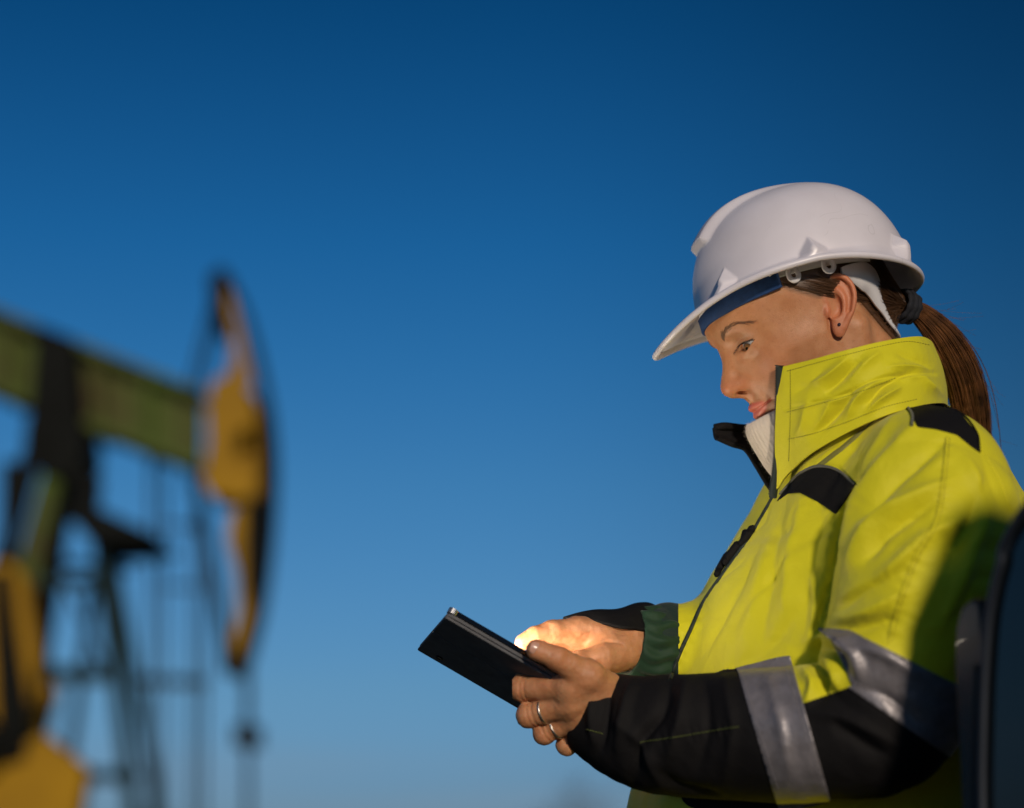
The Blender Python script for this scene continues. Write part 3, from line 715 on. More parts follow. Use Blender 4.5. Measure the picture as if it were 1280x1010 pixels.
# ------------------------------------------------------------------ jacket: one cloth surface, cut into its panels
def px_of(P):                                  # where a point of the tilted frame sits in the measured photograph
    return np.c_[640 + FPX * P[:, 0] / P[:, 1], 505 - FPX * P[:, 2] / P[:, 1]]
TU = unit(np.array([.176, 0, .984])); TF_ = np.array([-.984, 0, .176]); TD = np.array([0, -1.0, 0])
TO = W(1035, 810, 2.0)
_front = WP([(985, 500, 2), (976, 560, 2), (968, 605, 2), (950, 645, 2), (926, 680, 2), (895, 722, 2), (863, 785, 2), (839, 850, 2), (816, 920, 2), (796, 985, 2), (784, 1040, 2), (772, 1120, 2), (768, 1250, 2)]) - TO
_back = WP([(1180, 470, 2), (1192, 500, 2), (1222, 530, 2), (1250, 575, 2), (1272, 625, 2), (1290, 690, 2), (1293, 770, 2), (1275, 850, 2), (1245, 920, 2), (1222, 985, 2), (1208, 1060, 2), (1205, 1250, 2)]) - TO
T_F = tab(np.c_[_front @ TU, _front @ TF_]); T_B = tab(np.c_[_back @ TU, _back @ TF_])
T_W = tab([(.36, .05), (.30, .055), (.26, .068), (.22, .095), (.18, .145), (.12, .185), (.03, .185), (-.06, .175), (-.15, .17), (-.25, .18), (-.36, .19)])
YAWT = math.radians(9)
def torso_sdf(p):
    q = p - TO; t = q @ TU; a = q @ TF_; b = q @ TD
    f, k = T_F(t), T_B(t); c = (f + k) / 2; r = (f - k) / 2; a = a - c
    a, b = a * math.cos(YAWT) + b * math.sin(YAWT), -a * math.sin(YAWT) + b * math.cos(YAWT)
    w = T_W(t); n = 2.35
    rr = ((np.abs(a) / r) ** n + (np.abs(b) / w) ** n) ** (1 / n)
    d = (rr - 1) * np.minimum(r, w) * .95
    d = smax(d, t - .258, .025)
    return smax(d, -.34 - t, .01)
NEAR = [W(1140, 620, 1.885), W(1170, 632, 1.828), W(1153, 725, 1.795), W(1128, 830, 1.785), W(1098, 898, 1.785), W(1020, 916, 1.80), W(930, 918, 1.835), W(850, 920, 1.865), W(790, 912, 1.888), W(748, 893, 1.903), W(728, 884, 1.91)]
NEAR_R = [.058, .074, .079, .073, .066, .0605, .0585, .056, .050, .0415, .039]
FAR = [W(1150, 575, 2.12), W(1120, 640, 2.17), W(1050, 760, 2.21), W(975, 850, 2.2), W(905, 830, 2.08), W(845, 812, 2.015), W(800, 806, 1.985)]
FAR_R = [.066, .074, .072, .062, .054, .047, .036]
def arm_near(p):
    c = catmull(np.c_[np.array(NEAR), np.array(NEAR_R)], 34); return d_chain(p, c[:, :3], c[:, 3])
def arm_far(p):
    c = catmull(np.c_[np.array(FAR), np.array(FAR_R)], 16); return d_chain(p, c[:, :3], c[:, 3])
CUT_N = (W(733, 886, 1.908), unit(W(733, 886, 1.908) - W(765, 900, 1.895)))
CUT_F = (W(800, 807, 1.988), unit(np.array(W(800, 805, 1.986)) - W(842, 815, 2.0)))
def jacket_sdf(p):
    t = torso_sdf(p); n = arm_near(p); f = arm_far(p)
    n = smax(n, (p - CUT_N[0]) @ CUT_N[1], .006); f = smax(f, (p - CUT_F[0]) @ CUT_F[1], .006)
    n = smax(n, -d_cap(p, CUT_N[0] + CUT_N[1] * .02, CUT_N[0] - CUT_N[1] * .03, .0335), .004)
    f = smax(f, -d_cap(p, CUT_F[0] + CUT_F[1] * .02, CUT_F[0] - CUT_F[1] * .03, .0315), .004)
    sh = smin(d_cap(p, W(1098, 612, 1.965), W(1163, 606, 1.875), .058, .064), d_cap(p, W(1090, 590, 2.04), W(1140, 600, 2.13), .062, .064), .05)
    d = smin(t, sh, .035)
    # the sleeve runs smoothly into the shoulder but only rests on the chest lower down
    k = np.interp(p[:, 2], [-.10, .0], [.010, .06])
    d = smin(d, n, k); d = smin(d, f, .02)
    # neck opening
    return smax(d, -d_ell(p, W(1080, 512, 2.0), (.084, .094, .092)), .012)
JV, JF = iso(jacket_sdf, (.03, 1.68, -.50), (.58, 2.33, .05), .0030, project=2)
JN = normals(JV, JF)
def seg_dist(Q, line):
    """distance from 2-D points to a polyline, and the place along it 0..1"""
    L = np.asarray(line, float); best = np.full(len(Q), 1e9); par = np.zeros(len(Q))
    cum = np.r_[0, np.cumsum(np.linalg.norm(np.diff(L, axis=0), axis=1))]
    for i in range(len(L) - 1):
        a, b = L[i], L[i + 1]; ba = b - a; t = np.clip(((Q - a) @ ba) / (ba @ ba), 0, 1)
        d = np.linalg.norm(Q - a - t[:, None] * ba, axis=1); m = d < best
        best[m] = d[m]; par[m] = (cum[i] + t[m] * (cum[i + 1] - cum[i])) / cum[-1]
    return best, par
def folds(V, N, strokes):
    Q = px_of(V); view = unit(-V); fac = np.clip((np.einsum('ij,ij->i', N, view) - .02) / .3, 0, 1); D = np.zeros(len(V))
    for line, wd, amp in strokes:
        L = catmull(line, 4 * len(line)) if len(line) > 2 else np.array(line, float)
        lo, hi = L.min(0) - 3 * wd, L.max(0) + 3 * wd
        m = np.where((Q[:, 0] > lo[0]) & (Q[:, 0] < hi[0]) & (Q[:, 1] > lo[1]) & (Q[:, 1] < hi[1]) & (fac > 0))[0]
        if not len(m): continue
        d, t = seg_dist(Q[m], L); e = np.sin(np.pi * np.clip(t * .94 + .03, 0, 1)) ** .6
        D[m] += 1.7 * amp * .001 * (.85 * np.exp(-(d / wd) ** 2) + .3 * np.exp(-(d / (.38 * wd)) ** 2)) * e
    return V + N * (D * fac)[:, None]
FOLDS = [
    # sleeve head and upper arm
    ([(1150, 532), (1105, 580), (1066, 640), (1050, 690)], 11, 5), ([(1181, 553), (1120, 600), (1084, 648)], 9, -5),
    ([(1195, 598), (1140, 622), (1092, 652), (1056, 712)], 10, 5), ([(1168, 626), (1112, 662), (1080, 700)], 9, -6),
    ([(1212, 648), (1160, 670), (1108, 718), (1050, 745)], 11, 6), ([(1130, 712), (1080, 738), (1046, 762)], 9, -4.5),
    ([(1140, 735), (1085, 765), (1040, 775)], 10, 4), ([(1230, 600), (1215, 650), (1180, 700)], 10, -5), ([(1205, 570), (1225, 610), (1222, 660)], 10, 4),
    ([(1236, 640), (1205, 720), (1180, 780)], 14, 4), ([(1128, 770), (1085, 782), (1035, 790)], 8, -4),
    # where the sleeve lies on the chest
    ([(1074, 600), (1046, 660), (1038, 725), (1020, 792)], 5, -5),
    # crook of the elbow
    ([(1004, 838), (1016, 858), (1008, 880)], 6, 5), ([(1020, 828), (1032, 850), (1030, 872)], 5, -5), ([(1034, 822), (1046, 842), (1050, 862)], 6, 5),
    ([(1012, 800), (1040, 796), (1068, 815), (1078, 850)], 8, 6), ([(1025, 812), (1046, 815), (1060, 838)], 6, -5), ([(1062, 808), (1100, 815), (1150, 845)], 9, 3), ([(1076, 858), (1110, 872), (1150, 905)], 9, -3),
    # chest and belly
    ([(1006, 622), (990, 690), (980, 765)], 13, 4), ([(1026, 640), (1014, 710), (1006, 790)], 10, -2.2), ([(965, 660), (950, 730), (922, 800)], 16, 3),
    ([(978, 640), (964, 720), (950, 800)], 9, -2.5), ([(945, 690), (905, 770), (870, 830)], 8, -2), ([(1000, 760), (960, 810), (900, 840)], 14, -2.5), ([(1010, 700), (1020, 760), (1010, 800)], 10, 3),
    ([(1050, 560), (1030, 572), (1000, 592)], 8, 2), ([(1100, 530), (1060, 560), (1035, 600)], 10, -2.5), ([(1120, 520), (1095, 560), (1072, 600)], 9, 3), ([(1040, 545), (1010, 565), (985, 585)], 6, -2),
    # forearm, cuff
    ([(838, 848), (826, 890), (800, 930), (796, 975)], 9, -5), ([(858, 848), (852, 890), (835, 950)], 11, 4), ([(790, 852), (780, 890), (772, 940)], 9, 4), ([(766, 850), (757, 890), (752, 938)], 6, -4),
    ([(744, 850), (738, 890), (742, 930)], 6, 3), ([(880, 846), (884, 900), (870, 970)], 9, -2.5), ([(905, 842), (915, 910), (905, 980)], 10, 2.5), ([(960, 850), (975, 900), (990, 970)], 9, 2), ([(1040, 900), (1080, 930), (1110, 945)], 10, -3), ([(1010, 890), (1060, 900), (1120, 930)], 10, 3),
    ([(820, 960), (850, 985), (900, 995)], 8, -3), ([(770, 900), (800, 930), (830, 985)], 8, 3),
]
def soft_noise(V, seed, scale, n=26):
    r = np.random.default_rng(seed); out = np.zeros(len(V))
    for _ in range(n):
        k = unit(r.normal(size=3)) * scale * r.uniform(.6, 1.6); out += np.sin(V @ k + r.uniform(0, 6.28) + .8 * np.sin(V @ (unit(r.normal(size=3)) * scale * .7)))
    return out / math.sqrt(n)
JV = folds(JV, JN, FOLDS)
JV = JV + JN * (soft_noise(JV, 3, 45) * .0011 + soft_noise(JV, 4, 110) * .00035)[:, None]
SEAMS = [[(1184, 546), (1179, 600), (1170, 651), (1145, 696), (1123, 757), (1111, 803)], [(1074, 600), (1046, 660), (1038, 725), (1020, 792)], [(968, 618), (934, 676), (905, 716), (862, 790), (838, 850)], [(800, 928), (840, 922), (926, 908)], [(976, 628), (1020, 626), (1046, 643), (1070, 606)]]
_Q = px_of(JV); _fc = np.clip(np.einsum('ij,ij->i', JN, unit(-JV)), 0, 1)
for _s in SEAMS:                                          # cloth gathers a little along each seam
    _d, _t = seg_dist(_Q, catmull(_s, 60)); _len = np.linalg.norm(np.diff(np.array(_s, float), axis=0), axis=1).sum()
    JV = JV + JN * (.0010 * np.exp(-(_d / 9) ** 2) * np.sin(_t * _len / 2.1 + 2 * np.sin(_t * 23)) * _fc)[:, None]
_r1 = soft_noise(JV, 21, 38, 14); _r2 = soft_noise(JV, 22, 75, 14); _mk = np.clip(soft_noise(JV, 23, 14, 10) + .2, 0, 1.2)
JV = JV + JN * ((.0032 * (np.exp(-(_r1 / .22) ** 2)) + .0016 * np.exp(-(_r2 / .25) ** 2)) * _mk * -.8)[:, None]      # small sharp creases
JV = relax(JV, JF, 1, .25)
JT = tris(JF); JN = normals(JV, JT)
BVH = BVHTree.FromPolygons(JV.tolist(), JT.tolist())
def drape(pts, off=0.0, n=None, bvh=None):
    """lay a measured line onto the cloth: 3-D points and normals where the line of sight meets it"""
    P = np.asarray(pts, float); P = catmull(P, n) if n else P; o = []; nn = []
    for x, y in P[:, :2]:
        d = unit(W(x, y, 1.0)); h = (bvh or BVH).ray_cast(Vector((0, 0, 0)), Vector(d))
        if h[0] is not None:
            q = np.array(h[1]); q = q if q @ d < 0 else -q; o.append(np.array(h[0]) + q * off); nn.append(q)
    return np.array(o), np.array(nn)
def fabric(name, col, rough=.75, alt=None, weave=1500, sheen=.1, amount=.25, spec=.25):
    def nodes(m, N, L, b, tc):
        w = N.new("ShaderNodeTexNoise"); w.inputs['Scale'].default_value = weave; w.inputs['Detail'].default_value = 2; L.new(tc.outputs['Object'], w.inputs[0])
        l = N.new("ShaderNodeTexNoise"); l.inputs['Scale'].default_value = 60; l.inputs['Detail'].default_value = 4; L.new(tc.outputs['Object'], l.inputs[0])
        b1 = N.new("ShaderNodeBump"); b1.inputs['Strength'].default_value = .35; b1.inputs['Distance'].default_value = .0006; L.new(w.outputs[0], b1.inputs['Height'])
        b2 = N.new("ShaderNodeBump"); b2.inputs['Strength'].default_value = .4; b2.inputs['Distance'].default_value = .004; L.new(l.outputs[0], b2.inputs['Height']); L.new(b1.outputs[0], b2.inputs['Normal'])
        L.new(b2.outputs[0], b.inputs['Normal'])
    return mat(name, col, rough, noise=(14, amount), alt=alt, sheen=sheen, build=nodes, spec=spec)
YEL = fabric('high_visibility_yellow', (.66, .61, .014), .6, alt=(.60, .54, .012))
BLK = fabric('black_softshell', (.008, .0075, .008), .7, alt=(.015, .014, .015), sheen=0, spec=.1)
GRN = fabric('dark_green_lining', (.012, .03, .026), .75)
def refl_nodes(m, N, L, b, tc):
    w = N.new("ShaderNodeTexVoronoi"); w.inputs['Scale'].default_value = 900; L.new(tc.outputs['Object'], w.inputs[0])
    n = N.new("ShaderNodeTexNoise"); n.inputs['Scale'].default_value = 45; n.inputs['Detail'].default_value = 6; L.new(tc.outputs['Object'], n.inputs[0])
    b1 = N.new("ShaderNodeBump"); b1.inputs['Strength'].default_value = .35; b1.inputs['Distance'].default_value = .006; L.new(n.outputs[0], b1.inputs['Height'])
    L.new(b1.outputs[0], b.inputs['Normal'])
REFL = mat('reflective_tape', (.25, .23, .245), .42, metal=.3, noise=(70, .35), build=refl_nodes)
OLIVE = fabric('olive_reflective_piping', (.22, .21, .05), .45)
PIPE = fabric('grey_piping', (.12, .12, .10), .5)
JACKET = None
def line_g(Q, a, b):                            # signed distance from the line a-b, positive to its right when drawn upwards, below when drawn rightwards
    a = np.array(a, float); b = np.array(b, float); t = unit(b - a); return (Q - a) @ np.array([-t[1], t[0]])
def poly_g(Q, poly):                            # negative inside
    P = np.asarray(poly, float); d, _ = seg_dist(Q, np.vstack([P, P[:1]])); ins = np.zeros(len(Q), bool)
    for i in range(len(P)):
        a, b = P[i], P[(i + 1) % len(P)]
        c = ((a[1] > Q[:, 1]) != (b[1] > Q[:, 1])); x = a[0] + (Q[:, 1] - a[1]) * (b[0] - a[0]) / (b[1] - a[1] + 1e-12); ins ^= c & (Q[:, 0] < x)
    return np.where(ins, -d, d)
class Cloth:
    """the jacket surface being cut: every piece is a face list over one growing vertex array"""
    def __init__(s, V, F, N): s.V, s.N = V, N; s.rest = F
    def take(s, gfun):
        g = gfun(s.V, s.N); V, fi, fo, info = split(s.V, s.rest, g); s.N = unit(ext(s.N, info)); s.V = V; s.rest = fo; return fi
    def put(s, name, F, m, parent, up=0.0, one=False):
        V, G, N = compact(s.V, F, s.N)
        if one:
            lab = np.arange(len(V))
            while True:
                o = lab.copy()
                for i in range(3): np.minimum.at(lab, G[:, i], lab[G].min(1))
                lab = lab[lab]
                if (o == lab).all(): break
            ids, cnt = np.unique(lab[G[:, 0]], return_counts=True); ids = ids[cnt > .08 * cnt.sum()]; big = min(ids, key=lambda k: V[lab == k][:, 1].mean()); V, G, N = compact(V, G[lab[G[:, 0]] == big], N)
        if up: V, G = raised(V, G, N, up)
        return link_mesh(name, V, G, m, parent, PERSON)
def build_jacket():
    global JACKET
    C = Cloth(JV, JT, JN)
    def on_arm(V): return smin(arm_near(V) - torso_sdf(V) - .0, 0 * V[:, 0] + 9, .001)
    def front(V, N): return np.where(np.einsum('ij,ij->i', N, unit(-V)) > -.05, -1, 1) * .02 * FPX
    L = lambda a, b: (lambda V: line_g(px_of(V), a, b))
    # far sleeve below the elbow: its cuff
    g_far = lambda V, N: np.maximum(np.maximum(arm_far(V) - .02, -(arm_far(V) + .0) * 0 - 1), np.maximum((px_of(V)[:, 0] - 848) * .0008, 1.93 - V[:, 1]))
    far = C.take(g_far)
    arm = lambda V: (arm_near(V) - np.minimum(torso_sdf(V), .03)) * 1000 - 14.0
    nb = lambda V: np.maximum(arm(V), (V[:, 1] - 2.02) * 1000)
    l1 = L((970, 1000), (921, 835)); l2 = L((1038, 1000), (986, 815)); l3 = lambda V: poly_g(px_of(V), [(986, 815), (1012, 780), (1040, 800), (1066, 857), (1030, 870), (1001, 880)])
    up1 = L((1000, 783), (1062, 788)); up2 = L((1062, 788), (1200, 858))
    top = lambda V: np.maximum(-up1(V), -up2(V))                      # below the top edge of the upper tape
    bot = lambda V: -L((1030, 838), (1160, 928))(V)
    fore = C.take(lambda V, N: np.maximum(nb(V), l1(V)))
    b1 = C.take(lambda V, N: np.maximum(nb(V), l2(V)))
    puck = C.take(lambda V, N: np.maximum(nb(V), l3(V)))
    elbow = C.take(lambda V, N: np.maximum(nb(V), bot(V)))
    b2 = C.take(lambda V, N: np.maximum(np.maximum(nb(V), top(V)), -L((1042, 850), (1018, 775))(V)))
    fy = [(970, 628), (992, 600), (1003, 590), (1022, 583), (1046, 587), (1070, 605), (1056, 628), (1045, 643), (1022, 627), (1000, 616), (985, 617)]
    by = [(1116, 502), (1140, 497), (1165, 500), (1200, 517), (1220, 541), (1224, 566), (1213, 558), (1196, 544), (1170, 537), (1146, 534), (1140, 516)]
    pf = C.take(lambda V, N: np.maximum(poly_g(px_of(V), fy), np.where(np.einsum('ij,ij->i', N, unit(-V)) > -.15, -5, 5.0)))
    pb = C.take(lambda V, N: np.maximum(poly_g(px_of(V), by), np.where(np.einsum('ij,ij->i', N, unit(-V)) > -.15, -5, 5.0)))
    hem = C.take(lambda V, N: (-(V - TO) @ TU * -1 + .335) * 1000)
    JACKET = C.put('jacket', np.vstack([C.rest, puck, hem]), YEL, PERSON)
    C.put('sleeve_panel', fore, BLK, JACKET); C.put('sleeve_panel', elbow, BLK, JACKET)
    C.put('reflective_band', b1, REFL, JACKET, .0011); C.put('reflective_band', b2, REFL, JACKET, .0011)
    C.put('shoulder_panel', pf, BLK, JACKET, .0009, True); C.put('shoulder_panel', pb, BLK, JACKET, .0009, True)
    C.put('sleeve_cuff', far, GRN, JACKET)
build_jacket()
def cord(name, pts, r, m, off=.0006, n=60, flat=None, parent=None, bvh=None):
    P, N = drape(pts, off, n, bvh)
    if len(P) < 3: return None
    v, f = tube(P, r, 6, flat=flat); return link_mesh(name, v, f, m, parent or JACKET, PERSON)
def stitches(lines, m, off=.0003, step=3.4, ln=.62, r=.00032, bvh=None, parent=None):
    for pts in lines:
        mb = MB(); k = 0
        L = catmull(pts, 200); s = np.r_[0, np.cumsum(np.linalg.norm(np.diff(L, axis=0), axis=1))]; n = int(s[-1] / step)
        for i in range(n):
            e = [np.array([np.interp((i + u) * step, s, L[:, c]) for c in (0, 1)]) for u in (0, ln / 2, ln)]
            P, N = drape(e, off, None, bvh)
            if len(P) == 3: v, f = tube(P, r, 4); mb.add(v, f); k += 1
        if k: mb.build('stitching', m, parent or JACKET, PERSON)
YST = mat('yellow_thread', (.42, .36, .02), .7)
DST = mat('olive_thread', (.26, .24, .02), .7)
stitches([[(1181, 548), (1176, 600), (1167, 650), (1142, 695), (1120, 757), (1108, 802)], [(1187, 548), (1182, 600), (1173, 652), (1148, 698), (1126, 758), (1114, 804)]], DST)
cord('seam', [(1184, 546), (1179, 600), (1170, 651), (1145, 696), (1123, 757), (1111, 803)], .0011, YEL, .0, 80)
cord('seam', [(1226, 560), (1250, 600), (1264, 640)], .0008, YEL, .0, 40)
stitches([[(800, 928), (840, 922), (900, 912), (926, 908)]], mat('olive_cord', (.06, .075, .012), .7), r=.0006, ln=.95)
stitches([[(734, 912), (756, 918)]], MATS['olive_cord'], r=.0007, ln=.95)
stitches([[(929, 846), (950, 912), (974, 988)], [(982, 834), (1004, 905), (1030, 985)]], mat('grey_thread', (.3, .28, .3), .6), off=.0016)
stitches([[(1060, 803), (1110, 818), (1165, 848)], [(1072, 853), (1110, 872), (1158, 915)]], MATS['grey_thread'], off=.0016)
cord('piping', [(976, 618), (992, 600), (1003, 590), (1022, 583), (1046, 587), (1070, 605)], .0014, PIPE, .001)
cord('piping', [(1140, 533), (1141, 520), (1135, 510)], .0014, PIPE, .001)
cord('piping', [(1165, 506), (1200, 517), (1220, 541), (1224, 566)], .0010, BLK, .001)
cord('piping', [(1000, 598), (1027, 580), (1070, 545), (1118, 503)], .0045, OLIVE, -.0033, 60, flat=(1, 1))
# ---- collar
COLLAR = [((975, 459, 1.93), (970, 612, 1.945)), ((987, 456, 1.921), (984, 592, 1.93)), ((1020, 448, 1.903), (1015, 566, 1.90)), ((1060, 437, 1.892), (1060, 540, 1.880)), ((1100, 427, 1.897), (1106, 520, 1.873)),
          ((1135, 421, 1.92), (1150, 507, 1.893)), ((1157, 422, 1.955), (1176, 504, 1.945)), ((1169, 434, 2.005), (1184, 508, 2.02)), ((1158, 452, 2.06), (1176, 520, 2.09)), ((1120, 472, 2.11), (1130, 540, 2.15)),
          ((1050, 495, 2.115), (1050, 585, 2.165)), ((995, 525, 2.09), (990, 625, 2.12)), ((972, 545, 2.06), (968, 640, 2.06))]
def sheet(cols, nu, nv, th, m, name, parent, strokes=(), inner=None, bulge=0.0, mats=None, noise=.0):
    T = catmull(np.array([W(*c[0]) for c in cols]), nu); B = catmull(np.array([W(*c[1]) for c in cols]), nu)
    t = np.linspace(0, 1, nv); V = T[:, None] * (1 - t)[None, :, None] + B[:, None] * t[None, :, None]
    F = grid_faces(nu, nv); flat = V.reshape(-1, 3); N = normals(flat, F)
    c = flat.mean(0); 
    if np.einsum('ij,ij->i', N, flat - c).sum() < 0: F = F[:, ::-1]; N = -N
    if bulge: flat = flat + N * (bulge * np.tile(np.sin(np.pi * t), nu))[:, None]
    flat = folds(flat, N, strokes) + N * (soft_noise(flat, 9, 90) * noise)[:, None]
    N = normals(flat, F)
    inn = flat - N * th; n = len(flat); e = rim_edges(F)
    mb_v = np.vstack([flat, inn]); ff = np.vstack([F, F[:, ::-1] + n, np.c_[e[:, 1], e[:, 0], e[:, 0] + n, e[:, 1] + n]])
    o = link_mesh(name, mb_v, ff, m, parent, PERSON)
    if inner is not None:
        o.data.materials.append(inner); idx = np.zeros(len(o.data.polygons), np.int32); idx[len(F):2 * len(F)] = 1; o.data.polygons.foreach_set('material_index', idx)
    return o, flat, F, N
CF = [(l, w, a * 1.35) for l, w, a in [([(1075, 452), (1055, 470), (1030, 492)], 8, -3.5), ([(1060, 447), (1035, 470), (1010, 480)], 6, 2.5), ([(1100, 440), (1080, 455), (1060, 478)], 8, 2.5), ([(1120, 440), (1150, 452), (1172, 470)], 7, -1.5),
      ([(1068, 490), (1045, 515), (1020, 540)], 8, -4), ([(1095, 480), (1070, 500), (1058, 522)], 7, 3), ([(1140, 465), (1105, 482), (1085, 505)], 6, -3), ([(1125, 484), (1100, 500), (1085, 515)], 5, 2.5), ([(1010, 500), (1005, 530), (995, 545)], 8, 2), ([(1040, 500), (1030, 520), (1018, 536)], 5, 2),
      ([(1030, 462), (1010, 480), (992, 492)], 7, -1.5), ([(1150, 470), (1165, 485), (1180, 495)], 6, 2), ([(1110, 458), (1140, 458), (1165, 462)], 4, 1.6), ([(982, 511), (1050, 494), (1110, 470), (1172, 466)], 2.6, -.9), ([(980, 515), (1050, 499), (1110, 475), (1172, 471)], 3.0, .8)]]
COL_O, CV, CFa, CN = sheet(COLLAR, 330, 110, .0035, YEL, 'collar', JACKET, CF, GRN, bulge=.004, noise=.0006)
CB = BVHTree.FromPolygons(CV.tolist(), CFa.tolist())
stitches([[(985, 549), (1020, 541), (1060, 527), (1105, 509), (1150, 498)], [(984, 464), (1020, 454), (1060, 443), (1100, 433), (1135, 427), (1165, 432)], [(984, 515), (1050, 498), (1090, 484), (1120, 472)], [(988, 462), (988, 520), (986, 580)]], DST, bvh=CB, parent=COL_O)
edge = catmull(np.array([W(975, 457, 1.929), W(974, 520, 1.936), W(972, 575, 1.942), W(966, 622, 1.95)]), 60)
v, f = tube(edge, .0033, 10, flat=(1, 1.2)); link_mesh('zip_tape', v, f, mat('green_black_tape', (.008, .018, .017), .6, bump=(1400, .5, .001)), COL_O, PERSON)
mb = MB()
for k in range(58):
    i = k; p = edge[i] + np.array([-.0034, 0, 0]); v, f = box(p, (.0028, .0022, .0012)); mb.add(v, f)
mb.build('zip_teeth', mat('dark_zip', (.01, .012, .012), .35), COL_O, PERSON)
FLAP = [((893, 536, 2.015), (899, 546, 2.005)), ((906, 533, 2.022), (916, 553, 2.008)), ((925, 536, 2.035), (935, 560, 2.012)), ((945, 538, 2.05), (950, 582, 2.01)), ((970, 545, 2.06), (962, 604, 2.0)), ((990, 560, 2.07), (974, 622, 1.985))]
sheet(FLAP, 70, 40, .0045, BLK, 'collar_flap', JACKET, (), BLK, bulge=-.004, noise=.001)
v, f = tube(catmull(np.array([W(893, 535, 2.018), W(906, 533, 2.02), W(925, 535, 2.035), W(945, 537, 2.05), W(970, 544, 2.062)]), 40), .0042, 10); link_mesh('collar_roll', v, f, BLK, JACKET, PERSON)
# zip down the front, puller and tab
cord('zip', [(968, 618), (953, 645), (934, 676), (905, 716), (880, 752), (862, 790), (848, 820), (838, 850)], .0021, MATS['green_black_tape'], .0002, 120)
for pts, r in [([(945, 658), (936, 672), (926, 684)], .0048), ([(928, 678), (916, 696), (907, 708)], .0058), ([(914, 690), (902, 712), (897, 722)], .0045), ([(934, 664), (930, 680)], .0035)]:
    cord('zip_pull', pts, np.interp(np.linspace(0, 1, 16), [0, .1, .5, .9, 1], [.3, .9, 1, .8, .3]) * r, BLK, .002, 16)
# ---- ribbed roll neck
def rollneck():
    nphi = 320; ph = np.linspace(0, 2 * np.pi, nphi, endpoint=False); rows = []
    prof = [(-34, -3), (-20, 0), (-4, 1.5), (10, 2.2), (20, 1.6), (27, -1.2), (29, -5), (26, -8.5), (10, -9), (-34, -9)]
    pr = catmull(prof, 60)
    for h, o in pr:
        rib = 1.1 * np.abs(np.sin(ph * 42 + .25 * h / 10)) ** .8 if True else 0
        rx = 64 + np.interp(np.cos(ph), [-1, 0, 1], [0, 0, -12]); ry = np.where(np.cos(ph) > 0, 122, 66)
        x = (rx + o + rib) * np.sin(ph); y = -10 + (ry - 0 + o + rib) * np.cos(ph)
        z = -66 + h - 12 - 10 * np.clip(np.cos(ph), 0, 1) ** 1.5 - 16 * np.clip(-np.cos(ph), 0, 1) - 14 * (1 - np.abs(np.cos(ph)))
        rows.append(np.stack([x, y, z], -1))
    V = np.array(rows).reshape(-1, 3)
    V = V + 0; link_mesh('roll_neck', head_to_tilted(V), grid_faces(len(pr), nphi, wrap_v=True), mat('cream_knit', (.66, .57, .48), .9, bump=(600, .6, .0012), sheen=.4), PERSON, PERSON)
    mb = MB(); r = np.random.default_rng(8); N = normals(V, grid_faces(len(pr), nphi, wrap_v=True)); N *= np.sign(np.einsum('ij,ij->i', N, V - [0, -10, 0] * np.array([1, 1, 0]) - V * [0, 0, 1])).reshape(-1, 1)
    for i in r.choice(len(V), 5200):
        p = V[i]; d = unit(N[i] + r.normal(0, .7, 3)); e = unit(r.normal(size=3)); l = r.uniform(1.2, 3.2)
        v, f = tube(head_to_tilted(np.array([p, p + d * l * .6, p + d * l + e * l * .5])), np.array([.00007, .00006, .00003]), 3, caps=False); mb.add(v, f)
    mb.build('knit_fuzz', MATS['cream_knit'], bpy.data.objects['roll_neck'], PERSON)
rollneck()
# ------------------------------------------------------------------ tablet in a folded cover
TA, TB, TC = W(559, 767, 1.865), W(535, 816, 1.985), W(757, 882, 1.872)
TX = unit(TC - TA); TLEN = np.linalg.norm(TC - TA); _b = TB - TA; TY = unit(_b - TX * (_b @ TX)); TWID = np.linalg.norm(_b - TX * (_b @ TX)); TN = np.cross(TX, TY)
if TN[2] < 0: TN = -TN                          # screen side
def back_d(x, y, off=0.0):                      # depth at which the line of sight meets the back of the tablet
    r = W(x, y, 1.0); return float(((TA + TN * off) @ TN) / (r @ TN))
def tp(u, v, n): return TA + TX * u + TY * v + TN * n
def slab(u0, u1, v0, v1, n0, n1, r=.008, seg=6):
    """rounded rectangle in the tablet's plane, from height n0 to n1"""
    pts = []
    for cx, cy, a0 in ((u1 - r, v1 - r, 0), (u0 + r, v1 - r, 90), (u0 + r, v0 + r, 180), (u1 - r, v0 + r, 270)):
        for k in range(seg + 1):
            a = math.radians(a0 + 90 * k / seg); pts.append((cx + r * math.cos(a), cy + r * math.sin(a)))
    bot = np.array([tp(u, v, n0) for u, v in pts]); return prism(bot, TN * (n1 - n0))
